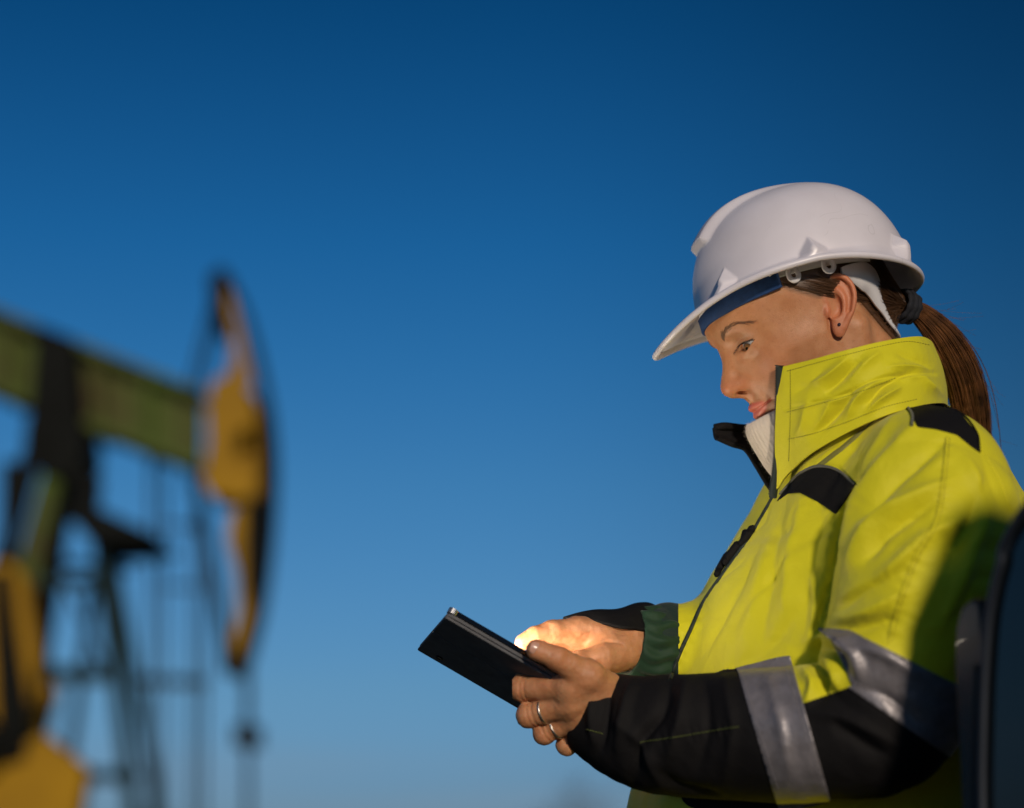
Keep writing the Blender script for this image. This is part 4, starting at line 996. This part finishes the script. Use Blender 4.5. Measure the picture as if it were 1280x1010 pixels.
def build_tablet():
    c = world_of(tp(TLEN / 2, TWID / 2, 0))
    root = empty('tablet_computer', tuple(c), 'tablet in dark grey folding cover held in both hands, screen lit', 'tablet')
    cov = mat('charcoal_cover', (.13, .13, .14), .85, bump=(1300, .4, .0006), noise=(60, .3), spec=.2)
    bl = mat('black_glass', (.004, .004, .005), .08); sil = mat('silver_rim', (.5, .5, .52), .25, metal=.9)
    scr = mat('lit_screen', (.9, .92, .95), .2, emit=((1.0, .86, .66), SCREEN))
    v, f = slab(0, TLEN, 0, TWID, -.0012, .0022); o = link_mesh('cover_back', v, f, cov, root, root, smooth=False); bevel(o, .001)
    v, f = slab(.0, TLEN * .999, .001, .056, -.0042, -.0014, r=.003); o = link_mesh('cover_flap', v, f, cov, root, root, smooth=False); bevel(o, .001)
    v, f = slab(.0, TLEN * .999, .0585, TWID - .001, -.0038, -.0014, r=.003); o = link_mesh('cover_flap', v, f, cov, root, root, smooth=False); bevel(o, .001)
    v, f = slab(.0015, TLEN - .0015, .0015, TWID - .0015, .0024, .0082); o = link_mesh('body', v, f, bl, root, root, smooth=False); bevel(o, .0012)
    v, f = slab(.012, TLEN - .012, .008, TWID - .008, .0083, .0088, r=.003); sc = link_mesh('screen', v, f, scr, root, root, smooth=False)
    v, f = slab(.014, .080, .010, TWID - .010, .0089, .0092, r=.003); link_mesh('face_fill_panel', v, f, mat('face_fill_panel', (.9, .92, .95), .2, emit=((1.0, .87, .68), 36.0)), sc, root, smooth=False)  # added glowing panel on the screen, made up to brighten her face
    mb = MB(); 
    v, f = slab(-.0006, .009, -.0006, .009, .0026, .0078, r=.004); o = link_mesh('corner_rim', v, f, sil, root, root, smooth=False)
    v, f = tube(np.array([tp(.022, TWID - .018, -.0012), tp(.022, TWID - .018, -.0052)]), .0035, 16); link_mesh('camera_lens', v, f, bl, root, root)
    return root
SCREEN = 5.0
build_tablet()
# ------------------------------------------------------------------ hands (metres, tilted frame)
def finger(p, joints, radii, k=.004):
    d = d_chain(p, joints, radii, k)
    return d
def near_hand():
    """left hand: thumb over the near edge, four fingers bent under the cover"""
    b = lambda x, y, o: W(x, y, back_d(x, y, -o))
    IDX = [W(712, 858, 1.868), b(653, 862, .013), b(652, 858, .0105), b(676, 852, .0085)]
    IDX[1] = W(652, 862, back_d(652, 862) - .034); IDX[2] = W(651, 861, back_d(651, 861) - .020)
    IDX = [W(712, 860, 1.868), W(652, 861, back_d(652, 861) - .032), W(656, 852, back_d(656, 852) - .019), W(684, 856, back_d(684, 856) - .017)]
    IDX[1] = W(652, 861, 1.894)
    MID = [W(713, 880, 1.874), W(661, 894, 1.893), W(667, 884, 1.922), W(690, 876, back_d(690, 876) - .018)]
    RIN = [W(718, 898, 1.884), W(681, 916, 1.897), W(687, 905, 1.925), W(708, 892, 1.938)]
    PIN = [W(727, 914, 1.894), W(709, 931, 1.901), W(714, 921, 1.925), W(728, 907, 1.936)]
    TH = [W(752, 862, 1.885), W(735, 845, 1.866), W(697, 823, 1.854), W(670, 812, 1.853)]
    WR = [W(790, 905, 1.895), W(752, 886, 1.897)]
    def sdf(p):
        d = d_chain(p, WR, [.026, .0245])
        pal = smin(d_cap(p, W(750, 872, 1.895), IDX[0], .019, .0140), d_cap(p, W(750, 880, 1.897), MID[0], .019, .0138), .012)
        pal = smin(pal, d_cap(p, W(750, 888, 1.900), RIN[0], .018, .0128), .012); pal = smin(pal, d_cap(p, W(752, 895, 1.902), PIN[0], .017, .0115), .012)
        d = smin(d, pal, .015)
        d = smin(d, d_chain(p, TH[:2], [.0185, .0150]), .014)
        d = smin(d, d_chain(p, TH[1:], [.0145, .0112, .0086], .003), .007)
        d = smin(d, d_ell(p, TH[3] + unit(TH[3] - TH[2]) * -.003, (.0105, .0098, .0088)), .004)
        for J, r in ((IDX, (.0126, .0110, .0100, .0082)), (MID, (.0126, .0110, .0100, .0082)), (RIN, (.0119, .0103, .0094, .0078)), (PIN, (.0108, .0094, .0086, .0072))):
            fgr = d_chain(p, J, r, .003)
            fgr = smin(fgr, d_sphere(p, J[1], r[1] * 1.07), .003)
            # creases over the middle joint
            t1 = unit(J[1] - J[0]); s = (p - J[1]) @ t1
            fgr = fgr + .0005 * (np.exp(-((s + .004) / .0012) ** 2) + np.exp(-((s + .0085) / .0012) ** 2)) * (np.linalg.norm(p - J[1], axis=-1) < .02)
            d = np.where(d < fgr - .0, smin(d, fgr, .0045), smin(d, fgr, .0045))
        # knuckle tendons
        for J in (IDX, MID, RIN): d = d - .0016 * gauss(p, J[0] + np.array([.002, -.012, .0]), (.008, .009, .008))
        return d
    V, F = iso(sdf, (-.0, 1.80, -.36), (.125, 1.975, -.21), .0011, project=2)
    return V, F, dict(idx=IDX, mid=MID, rin=RIN, th=TH)
def far_hand():
    """right hand held open over the screen, forefinger reaching out to tap"""
    IDX = [W(722, 788, 1.965), W(692, 789, 1.955), W(670, 795, 1.948), W(653, 803, 1.944)]
    MID = [W(727, 797, 1.982), W(694, 806, 1.972), W(677, 816, 1.962), W(668, 826, 1.955)]
    RIN = [W(735, 804, 1.996), W(705, 815, 1.99), W(690, 826, 1.98), W(682, 836, 1.972)]
    PIN = [W(745, 810, 2.006), W(722, 822, 2.0), W(710, 832, 1.992), W(704, 840, 1.986)]
    TH = [W(786, 812, 1.968), W(752, 822, 1.945), W(724, 829, 1.932), W(702, 836, 1.925)]
    WR = [W(835, 812, 2.005), W(792, 803, 1.985)]
    def sdf(p):
        d = d_chain(p, WR, [.027, .0265])
        for J, q, r in ((IDX, W(785, 793, 1.975), .0165), (MID, W(785, 798, 1.985), .016), (RIN, W(786, 803, 1.992), .0155), (PIN, W(788, 808, 1.998), .015)):
            d = smin(d, d_cap(p, q, J[0], r, r * .82), .013)
        d = smin(d, d_ell(p, W(764, 816, 1.955), (.022, .013, .0165)), .012)
        d = smin(d, d_chain(p, TH[:2], [.0185, .0160]), .010)
        d = smin(d, d_chain(p, TH[1:], [.0150, .0118, .0088], .003), .006)
        for J, r in ((IDX, (.0128, .0108, .0094, .0076)), (MID, (.0128, .0110, .0096, .0078)), (RIN, (.012, .0102, .009, .0074)), (PIN, (.0106, .009, .008, .0066))):
            d = smin(d, d_chain(p, J, r, .003), .0045)
        # the hollow of the palm and the fold round the thumb's base
        d = d + .0035 * gauss(p, W(742, 804, 1.942), (.012, .012, .008))
        d = d + .0014 * np.exp(-(d_chain(p, [W(732, 806, 1.944), W(752, 801, 1.942), W(776, 806, 1.944)], [0, 0, 0]) / .0022) ** 2)
        return d
    V, F = iso(sdf, (0.0, 1.88, -.31), (.19, 2.06, -.19), .0012, project=2)
    return V, F, dict(idx=IDX, th=TH)
NV, NF_, NJ = near_hand(); RV, RF, RJ = far_hand()
NV = NV + normals(NV, NF_) * (soft_noise(NV, 31, 900) * .00013 + soft_noise(NV, 32, 330) * .00026)[:, None]
RV = RV + normals(RV, RF) * (soft_noise(RV, 33, 900) * .00013 + soft_noise(RV, 34, 330) * .00026)[:, None]
# the rest of the body under the clothes, so that head, arms and hands are one figure
def core_sdf(p):
    t = torso_sdf(p) + .03
    n = d_chain(p, NEAR[:-1], [r - .016 for r in NEAR_R[:-2]] + [.024]); f = d_chain(p, FAR, [r - .016 for r in FAR_R[:-1]] + [.025])
    return smin(smin(t, n, .03), f, .03)
KV, KF = iso(core_sdf, (.03, 1.7, -.46), (.58, 2.3, .04), .012, project=1)
def body():
    parts = [(head_to_tilted(HV), HFc, dict(lips=LIPS, flush=FLUSH, liner=LINER, shade=SHADE, roots=ROOTS))]
    def hand_flush(V, J):
        f = np.zeros(len(V))
        for k in J:
            for j in J[k][1:]: f = np.maximum(f, .55 * gauss(V, j, (.011, .011, .011)))
        return f
    parts += [(NV, NF_, dict(flush=hand_flush(NV, NJ))), (RV, RF, dict(flush=hand_flush(RV, RJ) * .5)), (KV, KF, {})]
    V = np.vstack([q[0] for q in parts]); F = []; n = 0; A = {k: [] for k in ('lips', 'flush', 'liner', 'shade', 'roots')}
    for v, f, a in parts:
        F.append(f + n); n += len(v)
        for k in A: A[k].append(a.get(k, np.zeros(len(v))))
    return link_mesh('body', V, np.vstack(F), SKIN, PERSON, PERSON, attrs={k: np.concatenate(x) for k, x in A.items()})
BODY = body()
NAIL = mat('fingernail', (.55, .30, .22), .25, coat=.3, sss=(.2, (1, .4, .3), .003))
GOLD = mat('worn_silver', (.6, .56, .5), .35, metal=1)
def ring(J, t, r):
    c = J[0] * (1 - t) + J[1] * t; ax = unit(J[1] - J[0]); u = unit(np.cross(ax, [0, 0, 1.0])); w = np.cross(ax, u); a = np.linspace(0, 2 * np.pi, 40, endpoint=False)
    v = np.array([c + (r + .0008 * math.cos(b)) * (math.cos(q) * u + math.sin(q) * w) + ax * .0012 * math.sin(b) for q in a for b in np.linspace(0, 2 * np.pi, 8, endpoint=False)])
    link_mesh('finger_ring', v, grid_faces(40, 8, wrap_v=True, wrap_u=True), GOLD, PERSON, PERSON)
ring(NJ['mid'], .62, .0120); ring(NJ['rin'], .60, .0112)
def nail(tip, prev, up, w=.0055, l=.0058, r=.0088):
    ax = unit(tip - prev); up = unit(up - ax * (up @ ax)); sd = np.cross(ax, up); v = []
    for i in np.linspace(-1, 1, 9):
        for j in np.linspace(-1, 1, 9):
            q = j * w * math.sqrt(max(1 - .55 * max(i, 0) ** 4 - .3 * min(i, 0) ** 4, .1)); v.append(tip + ax * (i * l + .001) + sd * q + up * (math.sqrt(r * r - q * q) - .0004 * (i * i) * 2 + .0004))
    link_mesh('fingernail', np.array(v), grid_faces(9, 9), NAIL, PERSON, PERSON)
nail(NJ['th'][3], NJ['th'][2], np.array([-.25, -1, .35]), r=.0094)
# gathered elastic at the far cuff
def cuffs():
    def cuffring(cut, off, r0, n_g, dep, m, name, width, k0=0.0, sq=1.0):
        ax = cut[1]; u = unit(np.cross(ax, [0, 0, 1.0])); w = np.cross(ax, u); na = 260; a = np.linspace(0, 2 * np.pi, na, endpoint=False); rows = []
        s = np.linspace(0, 1, 26)
        for t in s:
            env = math.sin(math.pi * t) ** .5
            rr = r0 + k0 * t + .004 * env + dep * (np.sin(a * n_g + 1.5 * math.sin(5 * t)) * .7 + .5 * np.sin(a * n_g * .61 + 4 * t)) * math.sin(math.pi * (.08 + .84 * t)) ** .8
            rows.append(cut[0] + ax * (off - width * t) + rr[:, None] * (np.cos(a)[:, None] * u * sq + np.sin(a)[:, None] * w))
        rows.append(cut[0] + ax * (off - width * .98) + (r0 + k0 - .006) * (np.cos(a)[:, None] * u * sq + np.sin(a)[:, None] * w))
        rows.insert(0, cut[0] + ax * (off - .003) + (r0 - .005) * (np.cos(a)[:, None] * u * sq + np.sin(a)[:, None] * w)); rows.insert(0, cut[0] + ax * (off - .02) + (r0 - .006) * (np.cos(a)[:, None] * u * sq + np.sin(a)[:, None] * w))
        V = np.array(rows).reshape(-1, 3); return link_mesh(name, V, grid_faces(len(rows), na, wrap_v=True), m, JACKET, PERSON)
    cuffring(CUT_F, .014, .0345, 15, .0027, GRN2, 'elastic_cuff', .040, .003)
    top = [((704, 778, 1.985), (712, 779, 1.975)), ((722, 770, 1.99), (730, 776, 1.965)), ((745, 763, 1.995), (755, 776, 1.955)), ((770, 760, 2.0), (780, 782, 1.95)), ((798, 755, 2.01), (800, 784, 1.955)), ((822, 760, 2.025), (828, 790, 1.965)), ((842, 785, 2.03), (846, 812, 1.975)), ((858, 812, 2.03), (856, 850, 1.985))]
    sheet(top, 60, 24, .003, BLK, 'outer_cuff', JACKET, (), BLK, bulge=.006, noise=.0015)
GRN2 = fabric('green_black_elastic', (.012, .042, .020), .65)
cuffs()
# ------------------------------------------------------------------ legs and boots below the frame
def legs():
    hip = tilted_of(world_of(W(985, 1100, 2.0)))
    mb = MB(); hw = world_of(W(990, 1060, 2.0))
    for s in (-.082, .082):
        P = catmull(np.array([[hw[0] + .03, hw[1] + s * .8, hw[2] - .04], [hw[0] + .03, hw[1] + s, hw[2] - .16], [hw[0] + .01, hw[1] + s * 1.1, .5], [hw[0] + .04, hw[1] + s * 1.2, .09]]), 24)
        v, f = tube(P, np.interp(np.linspace(0, 1, 24), [0, .15, .55, 1], [.085, .095, .08, .072]), 28); mb.add(tilted_of(v), f)
    mb.build('trousers', BLK, PERSON, PERSON)
    for s in (-.1, .1):
        c = np.array([hw[0] + .04, hw[1] + s * 1.2, 0])
        P = catmull(np.array([c + [.03, 0, .14], c + [.02, 0, .06], c + [-.06, 0, .045], c + [-.17, 0, .035]]), 20)
        v, f = tube(tilted_of(P), np.interp(np.linspace(0, 1, 20), [0, .4, .8, 1], [.055, .052, .045, .03]), 20); link_mesh('boot', v, f, BLK, PERSON, PERSON)
legs()
# ------------------------------------------------------------------ ground
def ground_nodes(m, N, L, b, tc):
    n = N.new("ShaderNodeTexNoise"); n.inputs['Scale'].default_value = .35; n.inputs['Detail'].default_value = 9; L.new(tc.outputs['Object'], n.inputs[0])
    r = N.new("ShaderNodeValToRGB"); e = r.color_ramp.elements; e[0].position = .38; e[0].color = (.035, .04, .016, 1); e[1].position = .62; e[1].color = (.10, .08, .045, 1)
    L.new(n.outputs[0], r.inputs[0]); L.new(r.outputs[0], b.inputs['Base Color'])
    g = N.new("ShaderNodeTexNoise"); g.inputs['Scale'].default_value = 30; g.inputs['Detail'].default_value = 6; L.new(tc.outputs['Object'], g.inputs[0])
    bp = N.new("ShaderNodeBump"); bp.inputs['Strength'].default_value = .8; bp.inputs['Distance'].default_value = .03; L.new(g.outputs[0], bp.inputs['Height']); L.new(bp.outputs[0], b.inputs['Normal'])
gv = np.array([(-6000, -6000, 0), (6000, -6000, 0), (6000, 6000, 0), (-6000, 6000, 0)], float)
tag(link_mesh('ground', gv, [(0, 1, 2, 3)], mat('dry_grass_ground', (.06, .06, .03), .95, build=ground_nodes), tilted=False, smooth=False), kind='structure')
# ------------------------------------------------------------------ dark car she leans towards
CAR_O = np.array([.356, 1.62, 0.0]); CAR_S = unit(np.array([.37, -.929, 0])); CAR_W = np.array([-CAR_S[1], CAR_S[0], 0]); CAR_Z = np.array([0, 0, 1.0])
def cp(s, w, z): return CAR_O + CAR_S * s + CAR_W * w + CAR_Z * z
def car_side(x, y):
    """where a measured line of sight meets the car's side: (along, height)"""
    o = np.array([0, 0, CAM_H]); d = W(x, y, 1.0) @ MW.T; t = ((CAR_O - o) @ CAR_W) / (d @ CAR_W); p = o + d * t - CAR_O
    return p @ CAR_S, p @ CAR_Z
def build_car():
    root = empty('parked_car', tuple(cp(2.1, .87, 0)), 'dark car with tinted glass at the right edge, behind the woman\'s elbow', 'car')
    paint = mat('dark_car_paint', (.005, .006, .008), .4, spec=.2, coat=.08, noise=(3, .2)); glass = mat('tinted_glass', (.006, .010, .013), .04, spec=.35)
    rub = mat('black_rubber', (.008, .008, .009), .55); chrome = mat('dark_bright_trim', (.015, .02, .03), .5, metal=.4)
    tyre = mat('tyre_rubber', (.015, .015, .015), .9, bump=(60, .4, .004)); rim = mat('alloy', (.45, .45, .47), .35, metal=.9)
    lamp = mat('red_lamp', (.25, .008, .008), .12, coat=.6)
    def lk(n, v, f, m, par=None, smooth=False): return link_mesh(n, v, f, m, par or root, root, tilted=False, smooth=smooth)
    gl = [car_side(*q) for q in ((1236, 1010), (1237, 900), (1240, 830), (1246, 765), (1258, 710), (1280, 652))]
    gl = [(gl[0][0], .98)] + gl
    top = [(gl[-1][0] + .16, 1.40), (gl[-1][0] + .34, 1.47)]
    belt = .98; WID = 1.72
    kn = car_side(1214, 746); s1 = gl[3][0]
    lower = [(.0, .32), (.0, kn[1] - .05), (.004, kn[1] - .022), (.013, kn[1] - .006), (kn[0], kn[1]), (kn[0] + .012, kn[1] - .004), (gl[3][0] - .006, gl[3][1] - .03), (gl[4][0] - .012, gl[4][1])]
    up = [(g[0] - .010, g[1] + .004) for g in gl[5:]] + [(gl[-1][0] + .15, 1.425), (gl[-1][0] + .34, 1.49), (1.1, 1.52), (2.2, 1.50), (2.75, 1.36), (3.25, 1.02), (4.15, .88), (4.28, .62), (4.25, .32)]
    prof = lower + up
    def arch(cx, r=.36, n=9): return [(cx + r * math.cos(a), .32 + r * math.sin(a) * .95) for a in np.linspace(0, math.pi, n)]
    prof = prof + arch(3.45) + arch(.80)
    v, f = prism(np.array([cp(s, 0, z) for s, z in prof]), CAR_W * WID); o = lk('body', v, f, paint); bevel(o, .012, 3)
    # side glass, its edging and the pillars between the panes
    pane = gl + top + [(1.05, 1.47), (1.05, .98)]
    v, f = prism(np.array([cp(s, -.003, z) for s, z in pane]), CAR_W * .002); lk('side_window', v, f, glass)
    pane2 = [(1.13, .98), (1.13, 1.47), (2.1, 1.455), (2.62, 1.33), (3.05, 1.0), (3.05, .98)]
    v, f = prism(np.array([cp(s, -.003, z) for s, z in pane2]), CAR_W * .002); lk('side_window', v, f, glass)
    path = catmull(np.array([cp(s, -.006, z) for s, z in [(gl[0][0], .6)] + gl + top]), 80); v, f = tube(path, .0042, 8); lk('window_trim', v, f, chrome, smooth=True)
    path = catmull(np.array([cp(s - .014, -.002, z) for s, z in [(gl[0][0], .6)] + gl[:4]]), 40); v, f = tube(path, .0050, 8); lk('window_seal', v, f, rub, smooth=True)
    v, f = bar(cp(.05, -.004, .972), cp(3.05, -.004, .972), .012, .016); lk('belt_trim', v, f, rub)
    v, f = tube(np.array([cp(.022, .03, kn[1] - .06), cp(.022, .03, kn[1] - .4)]), .02, 16); lk('tail_lamp', v + CAR_S * -.012, f, lamp, smooth=True)
    v, f = bar(cp(.95, -.018, .86), cp(1.13, -.018, .86), .016, .024); o = lk('door_handle', v, f, chrome); bevel(o, .006)
    for s in (.80, 3.45):
        for w in (.10, WID - .10):
            c = cp(s, w, .32); a = np.linspace(0, 2 * np.pi, 48, endpoint=False); prof_t = [(.22, -.09), (.29, -.10), (.315, -.08), (.32, 0), (.315, .08), (.29, .10), (.22, .09)]
            vv = np.array([c + r * (np.cos(q) * CAR_S + np.sin(q) * CAR_Z) + CAR_W * h for q in a for r, h in prof_t])
            wh = lk('wheel', vv, grid_faces(48, 7, wrap_v=True, wrap_u=True), tyre, smooth=True); mb = MB()
            for k in range(5):
                q = k * 2 * math.pi / 5; vv, ff = bar(c, c + .22 * (math.cos(q) * CAR_S + math.sin(q) * CAR_Z), .05, .06, CAR_W); mb.add(vv, ff)
            mb.build('rim', rim, wh, root, tilted=False, smooth=False)
    for s, w0 in ((4.262, .12), (4.262, 1.35)):
        v, f = prism(np.array([cp(s, w0, .62), cp(s, w0 + .25, .62), cp(s - .02, w0 + .25, .74), cp(s - .02, w0, .74)]), CAR_S * .02); lk('headlight', v, f, mat('lamp_glass', (.5, .5, .52), .08))
    return root
build_car()
# ------------------------------------------------------------------ pumpjack
PJ_Y = 13.0
def at(x, y, Y=PJ_Y):
    d = W(x, y, 1.0) @ MW.T; return np.array([0, 0, CAM_H]) + d * (Y / d[1])
def build_pumpjack():
    base = at(60, 900); root = empty('pumpjack', (base[0], PJ_Y, 0), 'green and yellow oil pumpjack out of focus against the blue dusk sky', 'pumpjack')
    green = mat('green_paint', (.065, .12, .014), .6, noise=(2.2, .9), alt=(.06, .035, .016), spec=.15); yel = mat('amber_paint', (.38, .205, .004), .6, noise=(2.5, .7), alt=(.15, .075, .006), spec=.15)
    dark = mat('dark_grease_steel', (.006, .007, .006), .7, noise=(5, .5), spec=.1); teal = mat('teal_steel', (.008, .026, .03), .6, noise=(6, .4), spec=.15); cable = mat('steel_cable', (.012, .02, .03), .5, spec=.15)
    def lk(n, v, f, m, par=None, smooth=False): return link_mesh(n, v, f, m, par or root, root, tilted=False, smooth=smooth)
    def plate(n, pts, y0, y1, m, par=None, bev=.012):
        P = np.array([at(x, y) for x, y in pts]); P[:, 1] = PJ_Y + y0; o = lk(n, *prism(P, (0, y1 - y0, 0)), m, par); bevel(o, bev); return o
    beam = plate('walking_beam', [(-420, 232), (252, 500), (252, 586), (-420, 330)], -.05, .05, green)
    t0, t1, b0, b1 = at(-420, 230), at(254, 499), at(-420, 332), at(254, 588); mb = MB()
    for a, b in ((t0, t1), (b0, b1)): v, f = bar(a, b, .42, .05); mb.add(v, f)
    mb.build('beam_flange', green, beam, root, tilted=False, smooth=False)
    for x in (-40, 20, 130, 190):
        a, b = at(x, 402 + x * .4), at(x, 500 + x * .4); v, f = bar(a, b, .40, .03, (1, 0, 0)); lk('beam_stiffener', v, f, green, beam)
    plate('saddle_bearing', [(58, 418), (104, 436), (112, 520), (118, 575), (100, 610), (62, 600), (42, 560), (50, 520)], -.30, .30, dark)
    head = plate('horsehead', [(270, 486), (290, 476), (314, 488), (324, 516), (328, 538), (302, 548), (300, 586), (326, 594), (325, 624), (312, 632), (268, 626), (258, 606), (266, 560), (264, 520)], -.22, -.17, yel)
    plate('horsehead_plate', [(268, 480), (290, 474), (318, 488), (328, 520), (330, 548), (328, 590), (326, 626), (314, 632), (268, 628), (258, 606)], .17, .22, yel, head)
    plate('horn', [(280, 356), (287, 358), (300, 398), (312, 450), (322, 490), (300, 486), (290, 474), (295, 440), (291, 410), (284, 380)], -.20, -.15, yel, head)
    plate('horn', [(266, 358), (278, 346), (290, 350), (288, 380), (284, 420), (272, 418)], -.235, .20, dark, head)
    plate('horn', [(300, 640), (326, 632), (330, 690), (326, 748), (316, 800), (302, 838), (286, 842), (290, 812), (302, 770), (300, 720), (288, 680), (292, 650)], -.20, -.15, yel, head)
    plate('horn', [(312, 630), (330, 628), (330, 690), (325, 740), (316, 770), (311, 730), (310, 680)], -.22, .20, dark, head)
    plate('horn', [(281, 800), (292, 800), (304, 838), (296, 848), (282, 842)], -.22, .20, dark, head)
    arc = [(280, 345), (296, 372), (312, 420), (324, 470), (333, 520), (337, 570), (336, 625), (331, 690), (322, 755), (310, 805), (298, 845)]
    A = catmull(np.array([at(x, y) for x, y in arc]), 40); v = []
    for p in A:
        for dx, dy in ((0, -.21), (.035, -.21), (.035, .21), (0, .21)): v.append(p + [dx, dy, 0])
    lk('wireline_face', v, [tuple(q) for q in grid_faces(40, 4, wrap_v=True)] + [(3, 2, 1, 0), (156, 157, 158, 159)], dark, head)
    def rod(n, a, b, r, m, dy=0, par=None):
        v, f = tube(np.array([at(*a), at(*b)]) + [0, dy, 0], r, 8); return lk(n, v, f, m, par, smooth=True)
    rod('stay_cable', (270, 362), (236, 492), .018, cable); rod('stay_cable', (270, 362), (236, 492), .018, cable, .3)
    rod('stay_cable', (238, 590), (286, 838), .022, cable); rod('stay_cable', (238, 590), (286, 838), .022, cable, .3)
    for dy in (-.09, .09): rod('bridle_cable', (309, 800), (309, 912), .016, cable, dy)
    o = plate('carrier_bar', [(296, 908), (324, 908), (324, 934), (296, 934)], -.2, .2, cable); rod('polished_rod', (310, 860), (310, 1300), .022, cable)
    # post and braces
    def strut(n, a, b, w, m, y0=0.0, y1=None, par=None):
        p, q = at(*a), at(*b); p[1] += y0; q[1] += y0 if y1 is None else y1; v, f = bar(p, q, w, w, (0, 1, 0)); o = lk(n, v, f, m, par); bevel(o, .008); return o
    for s in (-1, 1):
        strut('post_leg', (128, 668), (228, 1300), .085, teal, s * .15, s * .75)
        strut('post_leg', (76, 585), (-60, 1300), .13, green if s < 0 else dark, s * .15, s * .75)
        strut('post_leg', (58, 560), (2, 760), .11, dark, s * .28)
        strut('post_leg', (112, 590), (104, 660), .09, dark, s * .2)
    for y, x0, x1, w in ((735, 50, 142, .07), (848, 70, 160, .10), (972, 120, 184, .08)): strut('cross_brace', (x0, y), (x1, y), w, teal, -.3)
    strut('cross_brace', (150, 842), (246, 846), .06, cable, .5)
    plate('platform', [(104, 644), (122, 640), (208, 680), (200, 688), (132, 692), (112, 668)], -.45, .45, dark)
    for dy in (-.25, .25): strut('ladder_rail', (185, 560), (180, 1300), .03, cable, dy + .4); strut('ladder_rail', (238, 640), (232, 1300), .03, cable, dy + .4)
    # crank and counterweights
    cw = plate('counterweight', [(-70, 760), (-10, 728), (38, 716), (58, 736), (74, 830), (66, 885), (34, 962), (-20, 1005), (-90, 990)], -.62, -.40, yel)
    plate('crank_arm', [(24, 735), (44, 730), (52, 800), (66, 890), (66, 955), (34, 965), (30, 880)], -.74, -.63, dark, cw)
    plate('counterweight', [(58, 940), (84, 924), (136, 966), (124, 1040), (50, 1060), (-60, 1030), (-80, 980), (20, 985)], -.70, -.48, yel)
    plate('counterweight', [(-90, 780), (20, 740), (50, 860), (20, 960), (-80, 980)], .35, .6, yel)
    for (a, b2, w, y0) in (((-10, 560), (-14, 760), .10, .5), ((22, 600), (-40, 1000), .07, .75), ((96, 700), (60, 960), .06, .6), ((0, 690), (150, 700), .05, .4), ((60, 700), (128, 850), .035, .3), ((184, 720), (236, 722), .03, .5), ((182, 640), (237, 645), .03, .5)):
        strut('brace', a, b2, w, dark if w > .045 else cable, y0)
    strut('pitman_arm', (-330, 380), (40, 950), .14, dark, -.85)
    g = at(40, 1300)
    v, f = box((at(-100, 900)[0], PJ_Y, .2), (5.2, 2.0, .4)); lk('skid_base', v, f, dark)
    v, f = box((at(-60, 900)[0], PJ_Y, .8), (1.1, .8, .9)); lk('gearbox', v, f, green)
    return root
build_pumpjack()
# ------------------------------------------------------------------ bare tree far off
def build_tree(x, Y, h, label, seed):
    r = random.Random(seed); b = at(x, 1000, Y); root = empty('bare_tree', (b[0], Y, 0), label, 'tree')
    bark = mat('grey_bark', (.06, .055, .05), .9); T = MB(); Cr = MB()
    def grow(p, d, ln, rad, lv):
        n = 5; q = [p]; dd = d
        for i in range(n - 1):
            dd = unit(dd + np.array([r.gauss(0, .10), r.gauss(0, .10), .05])); q.append(q[-1] + dd * ln / (n - 1))
        v, f = tube(np.array(q), np.linspace(rad, rad * .6, n), 5, caps=False); (T if lv == 0 else Cr).add(v, f)
        if lv < 5:
            for k in range(4 if lv < 2 else 3):
                s = q[r.randint(2, n - 1)] if lv else q[-1 - (k % 3)]
                nd = unit(dd + np.array([r.gauss(0, .75), r.gauss(0, .75), r.gauss(.15, .4)])); grow(s, nd, ln * r.uniform(.58, .78), rad * .55, lv + 1)
    grow(np.array([b[0], Y, 0.0]), np.array([0, 0, 1.0]), h * .34, h * .018, 0)
    T.build('trunk', bark, root, root, tilted=False); Cr.build('crown', bark, root, root, tilted=False)
build_tree(708, 62, 4.1, 'bare leafless tree far off, just rising over the lower edge', 4)
